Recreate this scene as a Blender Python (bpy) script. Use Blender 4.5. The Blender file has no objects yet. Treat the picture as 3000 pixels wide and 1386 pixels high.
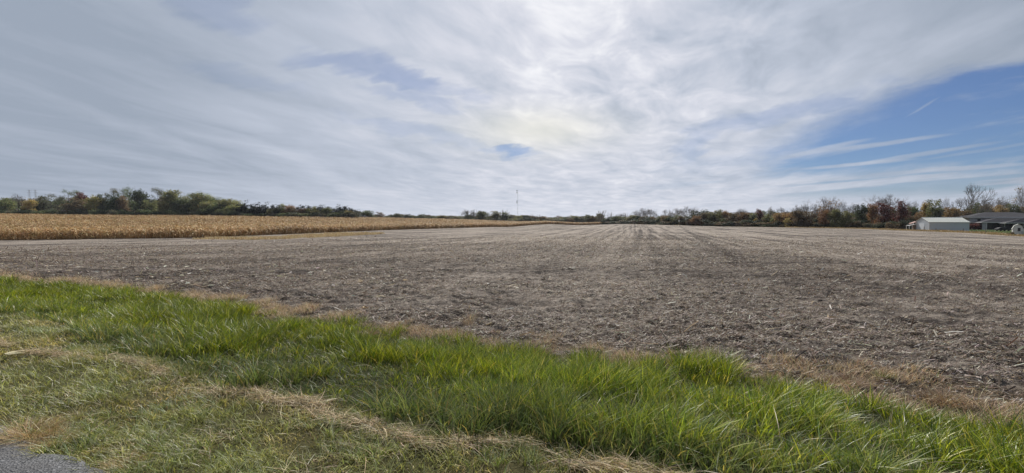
import bpy, math, random
import numpy as np
from mathutils import Vector, Matrix
random.seed(11); rng = np.random.default_rng(11)
S = bpy.context.scene; COL = S.collection
R = math.radians
# ------------------------------------------------------------------ camera, light, exposure
EYE = 1.65; F = 1260.0; HOR = 647.0
cd = bpy.data.cameras.new('camera'); cam = bpy.data.objects.new('camera', cd); COL.objects.link(cam)
cd.sensor_width = 36; cd.lens = 36*F/3000; cd.clip_start = .05; cd.clip_end = 12000
PITCH = math.atan((693-HOR)/F)
cam.location = (0, 0, EYE); cam.rotation_euler = (math.pi/2-PITCH, 0, 0); S.camera = cam
S.view_settings.view_transform = 'Standard'; S.view_settings.look = 'None'
S.view_settings.exposure = 0; S.view_settings.gamma = 1
SUN_EL, SUN_AZ = 40, 4            # azimuth to the right of straight ahead (+Y)
sl = bpy.data.lights.new('sun', 'SUN'); so = bpy.data.objects.new('sun', sl); COL.objects.link(so)
sl.energy = 5.0; sl.angle = R(.8); sl.color = (1, .94, .85)
sd = Vector((math.sin(R(SUN_AZ))*math.cos(R(SUN_EL)), math.cos(R(SUN_AZ))*math.cos(R(SUN_EL)), math.sin(R(SUN_EL))))
so.rotation_euler = sd.to_track_quat('Z', 'Y').to_euler()

class NT:                          # small helper for node maths
    def __init__(s, t): s.t = t; s.n = t.nodes; s.l = t.links
    def put(s, sock, v):
        if isinstance(v, bpy.types.NodeSocket): s.l.new(v, sock)
        elif v is not None: sock.default_value = v
    def m(s, op, a, b=None, c=None, clamp=False):
        n = s.n.new('ShaderNodeMath'); n.operation = op; n.use_clamp = clamp
        for k, v in enumerate((a, b, c)):
            if v is not None: s.put(n.inputs[k], v)
        return n.outputs[0]
    def ss(s, v, a, b):            # smoothstep a..b
        n = s.n.new('ShaderNodeMapRange'); n.interpolation_type = 'SMOOTHSTEP'
        s.put(n.inputs[0], v); n.inputs[1].default_value = a; n.inputs[2].default_value = b
        return n.outputs[0]
    def vec(s, x, y, z):
        n = s.n.new('ShaderNodeCombineXYZ')
        for k, v in enumerate((x, y, z)): s.put(n.inputs[k], v)
        return n.outputs[0]
    def sep(s, v):
        n = s.n.new('ShaderNodeSeparateXYZ'); s.l.new(v, n.inputs[0]); return n.outputs
    def noise(s, v, scale, detail=4, rough=.5, dist=0):
        n = s.n.new('ShaderNodeTexNoise'); s.put(n.inputs['Vector'], v)
        n.inputs['Scale'].default_value = scale; n.inputs['Detail'].default_value = detail
        n.inputs['Roughness'].default_value = rough; n.inputs['Distortion'].default_value = dist
        return n.outputs[0]
    def mix(s, f, a, b, mode='MIX'):
        n = s.n.new('ShaderNodeMix'); n.data_type = 'RGBA'; n.blend_type = mode
        s.put(n.inputs[0], f)
        for sk, v in ((n.inputs[6], a), (n.inputs[7], b)):
            if isinstance(v, tuple): v = (*v, 1) if len(v) == 3 else v
            s.put(sk, v)
        return n.outputs[2]
    def map(s, v, scale=(1,1,1), rot=(0,0,0), loc=(0,0,0)):   # rotate first, then scale
        if any(rot) and len(set(scale)) > 1: v = s.map(v, (1,1,1), rot); rot = (0,0,0)
        n = s.n.new('ShaderNodeMapping'); s.l.new(v, n.inputs[0])
        n.inputs[1].default_value = loc; n.inputs[2].default_value = rot; n.inputs[3].default_value = scale
        return n.outputs[0]
    def attr(s, name, out='Color'):
        n = s.n.new('ShaderNodeAttribute'); n.attribute_name = name; return n.outputs[out]

def world():
    w = bpy.data.worlds.new('World'); S.world = w; w.use_nodes = True
    N = NT(w.node_tree); N.n.clear()
    out = N.n.new('ShaderNodeOutputWorld'); bg = N.n.new('ShaderNodeBackground'); bg.inputs[1].default_value = .1
    N.l.new(bg.outputs[0], out.inputs[0])
    sky = N.n.new('ShaderNodeTexSky'); sky.sky_type = 'NISHITA'; sky.sun_disc = False
    sky.sun_elevation = R(SUN_EL); sky.sun_rotation = R(SUN_AZ); sky.air_density = 1; sky.dust_density = .4; sky.ozone_density = 2
    tc = N.n.new('ShaderNodeTexCoord'); d = tc.outputs['Generated']
    x, y, z = N.sep(d)
    ys = N.m('MAXIMUM', y, .15)
    u = N.m('DIVIDE', x, ys); v = N.m('DIVIDE', z, ys)
    zp = N.m('ADD', N.m('MAXIMUM', z, 0), .07)
    px = N.m('DIVIDE', x, zp); py = N.m('DIVIDE', y, zp)
    pl = N.vec(px, py, 0)
    streak = N.noise(N.map(pl, (1.5, .5, 1), (0, 0, R(6))), 1.0, 8, .6, .7)
    fine = N.noise(N.map(N.vec(N.m('DIVIDE', px, 1), py, 0), (2.2, 1.3, 1), (0, 0, R(30)), (3, 1, 0)), 1.5, 9, .6, .5)
    broad = N.noise(N.map(pl, (.8, .35, 1), (0, 0, R(-8)), (7, 2, 0)), .8, 3, .5, .3)
    # local warps for the blue openings
    wu = N.m('ADD', u, N.m('MULTIPLY', N.m('SUBTRACT', N.noise(N.map(N.vec(u, v, 0), (1, 3.2, 1), (0, 0, R(-14))), 4.5, 8, .62), .5), .26))
    wv = N.m('ADD', v, N.m('MULTIPLY', N.m('SUBTRACT', N.noise(N.map(N.vec(u, v, 0), (1, 4, 1), (0, 0, R(-12)), (5, 5, 5)), 4.2, 8, .6), .5), .11))
    up = N.ss(N.m('SUBTRACT', wv, N.m('MULTIPLY_ADD', u, .17, .165)), .022, -.022)
    dg = N.ss(N.m('SUBTRACT', wu, N.m('MULTIPLY_ADD', wv, 1.9, .24)), -.05, .2)
    lo = N.ss(wv, .085, .14)
    blue = N.m('MULTIPLY', N.m('MULTIPLY', up, dg), lo)
    # thin horizontal blue streaks low on the right
    sn = N.noise(N.map(N.vec(u, v, 0), (1.2, 26, 1), (0, 0, R(-5)), (2, 0, 3)), 1.8, 5, .5)
    low = N.m('MULTIPLY', N.ss(sn, .47, .58), N.m('MULTIPLY', N.ss(u, .25, .75), N.m('MULTIPLY', N.ss(v, .045, .075), N.ss(v, .17, .12))))
    blue = N.m('MAXIMUM', blue, N.m('MULTIPLY', low, .75))
    veil = N.ss(N.noise(N.map(N.vec(u, v, 0), (1, 9, 1), (0, 0, R(-9)), (8, 3, 1)), 2.2, 8, .6, .3), .48, .74)
    blue = N.m('MULTIPLY', blue, N.m('SUBTRACT', 1, N.m('MULTIPLY', veil, .75)))
    def blob(u0, v0, a, b, rot, k, wp=1.0):
        c, s_ = math.cos(R(rot)), math.sin(R(rot))
        du = N.m('SUBTRACT', N.m('ADD', u, N.m('MULTIPLY', N.m('SUBTRACT', wu, u), .9*wp)), u0)
        dv = N.m('SUBTRACT', N.m('ADD', v, N.m('MULTIPLY', N.m('SUBTRACT', wv, v), 1.0*wp)), v0)
        p = N.m('DIVIDE', N.m('ADD', N.m('MULTIPLY', du, c), N.m('MULTIPLY', dv, s_)), a)
        q = N.m('DIVIDE', N.m('SUBTRACT', N.m('MULTIPLY', dv, c), N.m('MULTIPLY', du, s_)), b)
        r2 = N.m('ADD', N.m('MULTIPLY', p, p), N.m('MULTIPLY', q, q))
        return N.m('MULTIPLY', N.ss(r2, 1.3, .0), k)
    for bl in ((-.685, .485, .13, .05, -16, .28), (-.38, .362, .15, .03, -4, .42), (-.25, .335, .12, .034, -24, .5), (.0, .164, .05, .015, 4, .72), (-.02, .155, .09, .01, 0, .3), (-.12, .29, .09, .016, -10, .2),
               (-.22, .28, .12, .02, -14, .28), (-.62, .33, .16, .025, -14, .15), (-.22, .2, .22, .02, -12, .2), (.42, .18, .07, .03, 30, .3), (.62, .25, .2, .03, 14, .4), (.75, .265, .2, .02, 6, .45)):
        blue = N.m('MAXIMUM', blue, blob(*bl))
    keep_ = 1.0
    for st in ((.945, .262, .045, .003, 30, .35), (.86, .178, .17, .006, 8, .6), (.80, .132, .15, .005, 5, .7), (.95, .155, .2, .006, 9, .55), (1.02, .12, .22, .006, 4, .7), (1.1, .165, .18, .004, 9, .3), (.72, .165, .12, .007, 12, .6)):
        keep_ = N.m('MULTIPLY', keep_, N.m('SUBTRACT', 1, blob(*st, wp=.12)))
    blue = N.m('MULTIPLY', blue, keep_)
    # cloud brightness: brightest round the veiled sun
    def g(u0, v0, a, b):
        du = N.m('DIVIDE', N.m('SUBTRACT', u, u0), a); dv = N.m('DIVIDE', N.m('SUBTRACT', v, v0), b)
        return N.m('EXPONENT', N.m('MULTIPLY', N.m('ADD', N.m('MULTIPLY', du, du), N.m('MULTIPLY', dv, dv)), -1))
    glow = N.m('ADD', N.m('MULTIPLY', g(.16, .24, .72, .46), .56), N.m('MULTIPLY', g(.06, .56, .30, .22), .38))
    front = N.ss(y, 0, .3)
    glow = N.m('MULTIPLY', N.m('ADD', glow, .02), front)
    tex = N.m('ADD', N.m('MULTIPLY', N.m('SUBTRACT', streak, .5), .9), N.m('ADD', N.m('MULTIPLY', N.m('SUBTRACT', broad, .5), .35), N.m('MULTIPLY', N.m('SUBTRACT', fine, .5), N.m('MULTIPLY_ADD', g(.25, .36, .5, .32), 2.1, .25))))
    hz = N.ss(v, .14, 0)
    t = N.m('ADD', N.m('ADD', glow, N.m('MULTIPLY', tex, .8)), N.m('MULTIPLY', hz, N.m('MULTIPLY_ADD', front, .12, .05)), clamp=True)
    cr = N.n.new('ShaderNodeValToRGB'); N.l.new(t, cr.inputs[0]); e = cr.color_ramp.elements
    e[0].position = 0; e[0].color = (.33, .385, .475, 1); e[1].position = 1; e[1].color = (.93, .935, .97, 1)
    e2 = e.new(.35); e2.color = (.50, .55, .65, 1)
    e3 = e.new(.7); e3.color = (.70, .72, .80, 1)
    cloud = N.mix(N.m('MULTIPLY', g(.06, .21, .17, .05), .5), cr.outputs[0], (.93, .90, .74))
    gain = N.m('MULTIPLY_ADD', N.ss(y, -.1, .35), 4.2, 5.8)      # sky away from the sun is darker
    cloud = N.mix(1.0, cloud, N.vec(gain, gain, gain), 'MULTIPLY')
    clear = N.mix(1.0, sky.outputs[0], (.31, .42, .62), 'MULTIPLY')
    f = N.m('MULTIPLY', blue, .93)
    res = N.mix(f, cloud, clear)
    N.l.new(res, bg.inputs[0])
world()

# ------------------------------------------------------------------ helpers
def tag(o, label=None, cat=None, group=None, kind=None):
    if label: o['label'] = label
    if cat: o['category'] = cat
    if group: o['group'] = group
    if kind: o['kind'] = kind
    return o
def link(name, me, mat=None, parent=None):
    o = bpy.data.objects.new(name, me); COL.objects.link(o)
    if mat and me is not None and not me.materials: me.materials.append(mat)
    if parent: o.parent = parent
    return o
def empty(name, loc=(0,0,0), rz=0):
    o = bpy.data.objects.new(name, None); COL.objects.link(o); o.location = loc; o.rotation_euler = (0, 0, rz)
    o.empty_display_size = .3; return o
def hsh(i, j, seed):
    n = (i.astype(np.int64)*374761393 + j.astype(np.int64)*668265263 + seed*1442695) & 0x7fffffff
    n = ((n ^ (n >> 13))*1274126177) & 0x7fffffff
    n = (n ^ (n >> 16)) & 0xffff
    return n/65535.0
def vn(x, y, sc, seed=0):          # smooth value noise 0..1, features of size sc metres
    x = np.asarray(x, float)/sc; y = np.asarray(y, float)/sc
    i = np.floor(x); j = np.floor(y); fx = x-i; fy = y-j
    fx = fx*fx*(3-2*fx); fy = fy*fy*(3-2*fy)
    a = hsh(i, j, seed); b = hsh(i+1, j, seed); c = hsh(i, j+1, seed); d = hsh(i+1, j+1, seed)
    return (a*(1-fx)+b*fx)*(1-fy)+(c*(1-fx)+d*fx)*fy
def sst(v, a, b):
    t = np.clip((np.asarray(v, float)-a)/(b-a), 0, 1); return t*t*(3-2*t)
def mesh_np(name, V, F4, F3, attrs=None, smooth=False):
    me = bpy.data.meshes.new(name)
    me.vertices.add(len(V)); me.vertices.foreach_set('co', np.asarray(V, np.float32).ravel())
    n4 = len(F4); n3 = len(F3)
    idx = np.concatenate([np.asarray(F4, np.int32).ravel(), np.asarray(F3, np.int32).ravel()]).astype(np.int32)
    me.loops.add(len(idx)); me.loops.foreach_set('vertex_index', idx)
    me.polygons.add(n4+n3)
    me.polygons.foreach_set('loop_start', np.concatenate([np.arange(n4)*4, n4*4+np.arange(n3)*3]).astype(np.int32))
    if smooth: me.polygons.foreach_set('use_smooth', np.ones(n4+n3, bool))
    for k, a in (attrs or {}).items():
        a = np.asarray(a, np.float32)
        at = me.attributes.new(k, 'FLOAT_COLOR', 'POINT')
        c = np.ones((len(V), 4), np.float32); c[:, :a.shape[1]] = a
        at.data.foreach_set('color', c.ravel())
    me.update(calc_edges=True)
    return me
def ribbons(name, P, D, B, W, width, col, mat, segs=3, tip=True, parent=None, taper=1.4, root=.75, coltip=None):
    """N bent strips: centre line P + D t + B t^2, side vector W, one mesh"""
    N = len(P); L = segs+1; per = 2*segs+1 if tip else 2*L
    V = np.zeros((N, per, 3)); C = np.zeros((N, per, 3))
    for i in range(L):
        t = i/segs; c = P+D*t+B*t*t
        pr = (root+(1-root)*min(1, t*3))*(1-t**taper) if tip else 1.0
        cc = col if coltip is None else col*(1-t)+coltip*t
        if tip and i == segs: V[:, 2*i] = c; C[:, 2*i] = cc
        else:
            h = W*(np.asarray(width)*.5*pr).reshape(-1, 1)
            V[:, 2*i] = c-h; V[:, 2*i+1] = c+h; C[:, 2*i] = cc; C[:, 2*i+1] = cc
    base = (np.arange(N)*per)[:, None]
    q = segs-1 if tip else segs
    F4 = np.concatenate([base+np.array([[2*i, 2*i+1, 2*i+3, 2*i+2]]) for i in range(q)]) if q else np.zeros((0, 4), int)
    F3 = base+np.array([[2*segs-2, 2*segs-1, 2*segs]]) if tip else np.zeros((0, 3), int)
    me = mesh_np(name, V.reshape(-1, 3), F4, F3, {'col': C.reshape(-1, 3)})
    return link(name, me, mat, parent)

def mat_leaf(name, trans=.35, rough=.5, spec=.3, objcol=False, var=.0, tgain=(1.3, 1.35, .7)):
    m = bpy.data.materials.new(name); m.use_nodes = True; N = NT(m.node_tree); N.n.clear()
    out = N.n.new('ShaderNodeOutputMaterial'); p = N.n.new('ShaderNodeBsdfPrincipled'); t = N.n.new('ShaderNodeBsdfTranslucent')
    c = N.attr('col')
    if objcol:
        oi = N.n.new('ShaderNodeObjectInfo'); c = N.mix(1.0, c, oi.outputs['Color'], 'MULTIPLY')
    N.l.new(c, p.inputs['Base Color']); p.inputs['Roughness'].default_value = rough
    p.inputs['Specular IOR Level'].default_value = spec
    N.l.new(N.mix(1.0, c, tgain, 'MULTIPLY'), t.inputs[0])
    mx = N.n.new('ShaderNodeMixShader'); mx.inputs[0].default_value = trans
    N.l.new(p.outputs[0], mx.inputs[1]); N.l.new(t.outputs[0], mx.inputs[2]); N.l.new(mx.outputs[0], out.inputs[0])
    return m
def mat_plain(name, col, rough=.8, var=.25, scale=3, spec=.2, stretch=(1,1,1), bump=0, metal=0, col2=None):
    m = bpy.data.materials.new(name); m.use_nodes = True; N = NT(m.node_tree)
    p = N.n['Principled BSDF']; tc = N.n.new('ShaderNodeTexCoord')
    nz = N.noise(N.map(tc.outputs['Object'], stretch), scale, 6, .6)
    a = tuple(c*(1-var) for c in col); b = col2 or tuple(min(1, c*(1+var)) for c in col)
    N.l.new(N.mix(nz, a, b), p.inputs['Base Color']); p.inputs['Roughness'].default_value = rough
    p.inputs['Specular IOR Level'].default_value = spec; p.inputs['Metallic'].default_value = metal
    if bump:
        bn = N.n.new('ShaderNodeBump'); bn.inputs['Strength'].default_value = bump; bn.inputs['Distance'].default_value = .02
        N.l.new(nz, bn.inputs['Height']); N.l.new(bn.outputs[0], p.inputs['Normal'])
    return m

# ------------------------------------------------------------------ terrain
RN = np.array([.390, .921]); RD = np.array([.921, -.390])       # across / along the road
ROAD_S = 1.42; MOW_S = 2.75; TALL_S = 6.55; FIELD_S = 7.35
def sc_(X, Y): return RN[0]*X+RN[1]*Y
def lc_(X, Y): return RD[0]*X+RD[1]*Y
# columns of ground height below the eye: px -> [(depth, metres below eye)]
TAB = {
 -700: [(30,2.7),(50,3.4),(85,3.9),(150,2.5),(200,-.3),(300,-5),(420,-5.5),(900,-2)],
 0:    [(20,2.45),(40,2.95),(65,3.7),(85,3.98),(150,2.7),(200,.3),(300,-3.5),(420,-4),(900,0)],
 600:  [(20,2.4),(40,2.85),(65,3.5),(90,3.64),(150,2.6),(200,1.0),(300,-2.1),(420,-2.2),(900,3)],
 1000: [(20,2.35),(40,2.7),(80,3.3),(130,3.5),(200,2.2),(330,-1.5),(450,-1),(900,4)],
 1350: [(20,2.3),(40,2.6),(100,3.3),(210,3.67),(300,1.6),(380,.1),(480,1.5),(900,6)],
 1500: [(20,2.3),(40,2.55),(100,3.1),(200,3.7),(260,3.9),(400,1.9),(480,3),(900,8)],
 1610: [(20,2.3),(40,2.5),(100,2.9),(200,3.0),(320,2.3),(400,2.7),(900,9)],
 1700: [(20,2.3),(40,2.5),(100,2.8),(200,2.8),(270,2.6),(330,3.67),(400,4),(900,9)],
 1820: [(20,2.3),(40,2.5),(100,2.6),(200,2.3),(300,1.95),(400,3.5),(900,9)],
 2000: [(20,2.3),(40,2.5),(100,2.7),(200,2.6),(250,2.58),(400,4.5),(900,9)],
 2100: [(20,2.3),(40,2.6),(100,2.9),(230,2.95),(400,4.5),(900,8)],
 2500: [(20,2.35),(40,2.7),(100,3.1),(170,3.05),(230,3.2),(400,4),(900,6)],
 2680: [(20,2.4),(40,2.8),(100,3.4),(150,3.5),(230,3.4),(400,3.4),(900,5)],
 3000: [(20,2.4),(40,3.0),(70,3.6),(100,3.87),(118,3.76),(150,3.5),(175,3.5),(250,3),(400,2.5),(900,4)],
 3700: [(20,2.4),(40,3.0),(70,3.6),(120,3.8),(200,3.2),(400,2),(900,3)],
}
LR = np.linspace(math.log(10), math.log(1500), 160)
THK = []; HK = []
for px in sorted(TAB):
    th = math.atan((px-1500)/F); THK.append(th)
    r = [math.log(d/math.cos(th)) for d, h in TAB[px]]; h = [h for d, h in TAB[px]]
    v = np.interp(LR, [math.log(10)]+r, [2.2]+h)
    k = np.ones(9)/9; v = np.convolve(np.pad(v, 4, 'edge'), k, 'valid')
    HK.append(v)
THK = np.array(THK); HK = np.array(HK)
THG = np.linspace(-math.pi, math.pi, 721)
G = np.zeros((721, 160))
for j in range(160):
    vals = HK[:, j]; flat = 3.2
    xs = np.concatenate([[-math.pi, THK[0]-.7], THK, [THK[-1]+.7, math.pi]])
    G[:, j] = np.interp(THG, xs, np.concatenate([[flat, flat], vals, [flat, flat]]))
k = np.array([1, 2, 3, 2, 1])/9.
for j in range(160): G[:, j] = np.convolve(np.pad(G[:, j], 2, 'edge'), k, 'valid')
def ground(X, Y, rough=True):
    X = np.asarray(X, float); Y = np.asarray(Y, float)
    r = np.hypot(X, Y)+1e-6; th = np.arctan2(X, Y)
    a = (th+math.pi)/(2*math.pi)*720; a0 = np.clip(np.floor(a).astype(int), 0, 719); fa = a-a0
    l = np.clip((np.log(np.maximum(r, 10))-LR[0])/(LR[1]-LR[0]), 0, 158.999); l0 = np.floor(l).astype(int); fl = l-l0
    h = (G[a0, l0]*(1-fl)+G[a0, l0+1]*fl)*(1-fa)+(G[a0+1, l0]*(1-fl)+G[a0+1, l0+1]*fl)*fa
    far = EYE-h
    s = sc_(X, Y)
    near = -.52*sst(s, 2.5, 6.6)
    w = sst(s, 6.5, 20)*sst(Y, 3, 12)
    z = near*(1-w)+far*w
    z = np.where(s < 2.5, 0, z)
    if rough:
        off = sst(s, ROAD_S+.05, ROAD_S+.3)
        z = z+off*(.035*(vn(X, Y, .55, 3)-.5)+.03*(vn(X, Y, 1.6, 4)-.5))
        z = z+sst(s, 6.3, 7.5)*(.10*(vn(X, Y, .3, 5)-.5)+.055*(vn(X, Y, .13, 7)-.5)+.07*(vn(X, Y, 1.3, 6)-.5))*sst(r, 120, 30)
        z = z-.06*sst(s, ROAD_S+.02, ROAD_S-.05)*0
    return z
def gz(X, Y): return float(ground(X, Y, False))
def PX(px, Y): return (px-1500)/F*Y
# borders between field, corn and the grass at the right
CORN_NEAR = [(PX(p, y), y) for p, y in ((-900,72),(0,85),(600,90),(1000,130),(1350,210),(1500,260),(1610,320),(1700,330),(1765,345))]
CORN_FAR = [(PX(p, y), y) for p, y in ((1765,365),(1610,400),(1500,410),(1350,385),(1000,335),(600,305),(0,300),(-900,290))]
CORN = np.array(CORN_NEAR+CORN_FAR)
FE = [(PX(p, y), y) for p, y in ((3400,70),(3000,102),(2838,128),(2680,148),(2500,170),(2300,195),(2100,230),(2000,250),(1820,300),(1765,365))]
FIELD = np.array([(-700, 292), (-700, 60), (-60, 12), (-27.9, 21), (-28, 19.2), (0, 7.3), (18, -.3), (60, -17), (160, -50)][3:]+[(160, 10)]+FE+CORN_FAR+[(-900, 290), (-900, 390)])
def inside(X, Y, poly):
    X = np.asarray(X); Y = np.asarray(Y); c = np.zeros(X.shape, bool); n = len(poly)
    for i in range(n):
        x1, y1 = poly[i]; x2, y2 = poly[(i+1) % n]
        if y1 == y2: continue
        k = ((y1 > Y) != (y2 > Y)) & (X < (x2-x1)*(Y-y1)/(y2-y1)+x1); c ^= k
    return c
fe_y = np.array([p[1] for p in FE]); fe_x = np.array([p[0] for p in FE])
def field_right(Y): return np.interp(Y, fe_y, fe_x)
def weights(X, Y):
    wob = (vn(X, Y, 1.1, 21)-.5)*.7+(vn(X, Y, .35, 22)-.5)*.35
    s = sc_(X, Y)-.7*sst(lc_(X, Y), -4, -16)-.35*sst(lc_(X, Y), .5, 3)
    f = sst(s+wob, FIELD_S-.35, FIELD_S+.25)
    f = f*sst(field_right(Y)-X+(vn(X, Y, 6, 23)-.5)*4, -2, 2)
    f = np.where(Y > 375, 0, f)
    corn = inside(X, Y, CORN).astype(float)
    lawn = ((X > field_right(Y)+5) & (Y > 85) & (Y < 200) & (X/np.maximum(Y, 1) > 1.055)).astype(float)
    return f, corn, lawn
rad = np.concatenate([[0], np.geomspace(.8, 6, 50)[:-1], np.geomspace(6, 60, 420)[:-1], np.geomspace(60, 6500, 220)])
th1 = np.linspace(-60, 60, 1000); th2 = np.linspace(60, 300, 90)[1:]
ths = np.radians(np.concatenate([th1, th2])); nt = len(ths)
RR, TT = np.meshgrid(rad, ths, indexing='ij')
GX = RR*np.sin(TT); GY = RR*np.cos(TT); GZ = ground(GX, GY)
GZ = np.where(RR > 1500, GZ-(RR-1500)*.002, GZ)
f_, c_, l_ = weights(GX, GY)
nr = len(rad)
ii, jj = np.meshgrid(np.arange(nr-1), np.arange(nt-1), indexing='ij')
Fq = np.stack([ii*nt+jj, ii*nt+jj+1, (ii+1)*nt+jj+1, (ii+1)*nt+jj], -1).reshape(-1, 4)[:, ::-1]
cx = GX.ravel()[Fq].mean(1); cy = GY.ravel()[Fq].mean(1)
fmask = (f_.ravel()[Fq].mean(1) > .5)
Vall = np.stack([GX, GY, GZ], -1).reshape(-1, 3); Aall = np.stack([f_, c_, l_], -1).reshape(-1, 3)
def sub(name, mask, label, cat):
    fc = Fq[mask]; use, inv = np.unique(fc, return_inverse=True)
    return link(name, mesh_np(name, Vall[use], inv.reshape(-1, 4), np.zeros((0, 3), int), {'zone': Aall[use]}, True), M_ground)

def make_ground_mat():
    m = bpy.data.materials.new('soil and turf'); m.use_nodes = True; N = NT(m.node_tree)
    p = N.n['Principled BSDF']; g = N.n.new('ShaderNodeNewGeometry'); pos = g.outputs['Position']
    zone = N.sep(N.attr('zone'))
    rot = math.atan2(.282, .959)     # crop rows run up the field and slightly right
    rows = N.map(pos, (1, .02, 1), (0, 0, rot))
    lump = N.noise(N.map(pos, (1, 1, .3)), 4.5, 4, .7); lump2 = N.noise(N.map(pos, (.6, 1.4, .3)), .9, 4, .7)
    rc = N.map(pos, (1, 1, 1), (0, 0, rot)); q, pp, _ = N.sep(rc)
    fine = N.noise(N.map(pos, (1, 1, .3)), 22, 8, .72)
    mid = N.noise(N.map(pos, (.5, 1.3, .3), (0, 0, R(4))), 1.6, 5, .6)
    big = N.noise(N.map(pos, (.35, 1, .2), (0, 0, R(-8))), .11, 4, .55)
    rn = N.noise(rows, 1.15, 4, .65)
    rn2 = N.noise(rows, .38, 3, .5)
    cover = N.m('ADD', N.m('MULTIPLY', N.m('SUBTRACT', fine, .5), 2.3), N.m('ADD', N.m('MULTIPLY', N.m('SUBTRACT', mid, .5), 1.1), N.m('ADD', N.m('MULTIPLY', N.m('SUBTRACT', big, .5), 2.4), N.m('ADD', N.m('ADD', N.m('MULTIPLY', N.m('SUBTRACT', rn, .5), N.m('MULTIPLY_ADD', N.ss(N.sep(pos)[1], 18, 60), 3.5, .4)), N.m('ADD', N.m('MULTIPLY', N.m('SUBTRACT', lump, .5), 1.9), N.m('MULTIPLY', N.m('SUBTRACT', lump2, .5), 1.6))), N.m('MULTIPLY', N.m('SUBTRACT', rn2, .5), 1.5)))))
    # a dark wheel track between rows
    x, y, z = N.sep(pos)
    tq = N.m('SUBTRACT', N.m('SUBTRACT', q, N.m('MULTIPLY', N.m('SUBTRACT', y, 30), .072)), 6.4)
    tr = N.m('MULTIPLY', N.ss(N.m('ABSOLUTE', tq), .9, .1), N.m('MULTIPLY', N.ss(y, 22, 34), N.ss(y, 260, 150)))
    cover = N.m('SUBTRACT', cover, N.m('MULTIPLY', tr, .55))
    cov = N.m('ADD', cover, N.m('MULTIPLY_ADD', N.ss(y, 12, 60), .27, .30), clamp=True)
    hue = N.noise(pos, 9, 3, .6)
    res = N.mix(hue, (.33, .272, .222), (.39, .35, .31))
    soil = N.mix(mid, (.032, .026, .023), (.075, .062, .056))
    field = N.mix(cov, soil, res)
    # verge thatch
    tn = N.noise(pos, 30, 6, .7); tb = N.noise(pos, 2.2, 4, .6)
    thatch = N.mix(tn, (.05, .055, .022), N.mix(tb, (.12, .13, .05), (.22, .17, .09)))
    dry = N.mix(N.noise(pos, .5, 5, .6), (.10, .085, .035), (.30, .22, .11))
    far = N.ss(y, 30, 45)
    sdist = N.m('ADD', N.m('MULTIPLY', x, .39), N.m('MULTIPLY', y, .921))
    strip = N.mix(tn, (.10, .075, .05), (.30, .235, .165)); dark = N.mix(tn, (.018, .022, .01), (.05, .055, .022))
    thatch = N.mix(N.m('MULTIPLY', N.ss(sdist, 2.7, 3.1), N.ss(sdist, 6.6, 6.0)), thatch, dark)  # ground below the tall grass darkened, painting in shade between tufts
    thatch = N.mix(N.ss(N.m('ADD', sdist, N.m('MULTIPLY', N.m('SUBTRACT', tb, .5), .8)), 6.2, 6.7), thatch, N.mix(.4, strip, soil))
    verge = N.mix(far, thatch, dry)
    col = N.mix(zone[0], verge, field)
    col = N.mix(zone[1], col, N.mix(fine, (.05, .035, .02), (.20, .14, .07)))
    lawn = N.mix(N.noise(pos, 1.5, 5, .6), (.04, .075, .018), (.085, .12, .03))
    col = N.mix(zone[2], col, lawn)
    N.l.new(col, p.inputs['Base Color']); p.inputs['Roughness'].default_value = .95; p.inputs['Specular IOR Level'].default_value = .1
    bn = N.n.new('ShaderNodeBump'); bn.inputs['Strength'].default_value = 1; bn.inputs['Distance'].default_value = .09
    N.l.new(N.m('ADD', N.m('MULTIPLY', fine, .6), lump), bn.inputs['Height']); N.l.new(bn.outputs[0], p.inputs['Normal'])
    return m
M_ground = make_ground_mat()
tag(sub('ground', ~fmask, '', ''), kind='structure')
tag(sub('field', fmask, '', ''), kind='structure')

# road: asphalt sheet with a ragged edge
def road():
    t = np.linspace(-60, 60, 900); e = ROAD_S+(vn(t, t*0, .35, 31)-.5)*.14+(vn(t, t*0, .08, 32)-.5)*.05+(vn(t, t*0, 1.5, 33)-.5)*.15
    V = []
    for sv, z in ((e, .004), (e-.02, .028), (e-.25, .034), (e*0-5.2, .05), (e*0-5.3, .0)):
        P = RN[None]*np.reshape(sv, (-1, 1))+RD[None]*t[:, None]
        V.append(np.column_stack([P, np.full(len(t), z)+(vn(P[:, 0], P[:, 1], .2, 35)-.5)*.006]))
    n = len(t); V = np.concatenate(V)
    F4 = [(k*n+i, k*n+i+1, (k+1)*n+i+1, (k+1)*n+i) for k in range(4) for i in range(n-1)]
    m = bpy.data.materials.new('asphalt'); m.use_nodes = True; N = NT(m.node_tree); p = N.n['Principled BSDF']
    g = N.n.new('ShaderNodeNewGeometry').outputs['Position']
    vo = N.n.new('ShaderNodeTexVoronoi'); N.l.new(g, vo.inputs[0]); vo.inputs['Scale'].default_value = 85
    v2 = N.sep(vo.outputs['Color'])[0]
    c = N.mix(v2, (.035, .037, .042), (.19, .195, .21)); c = N.mix(N.ss(N.noise(g, 2.5, 6, .65), .42, .62), c, (.10, .10, .105))
    N.l.new(c, p.inputs['Base Color']); p.inputs['Roughness'].default_value = .75
    bn = N.n.new('ShaderNodeBump'); bn.inputs['Strength'].default_value = 1; bn.inputs['Distance'].default_value = .012
    N.l.new(vo.outputs['Distance'], bn.inputs['Height']); N.l.new(bn.outputs[0], p.inputs['Normal'])
    tag(link('road', mesh_np('road', V, np.array(F4), np.zeros((0, 3), int), smooth=True), m), kind='structure')
road()

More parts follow.
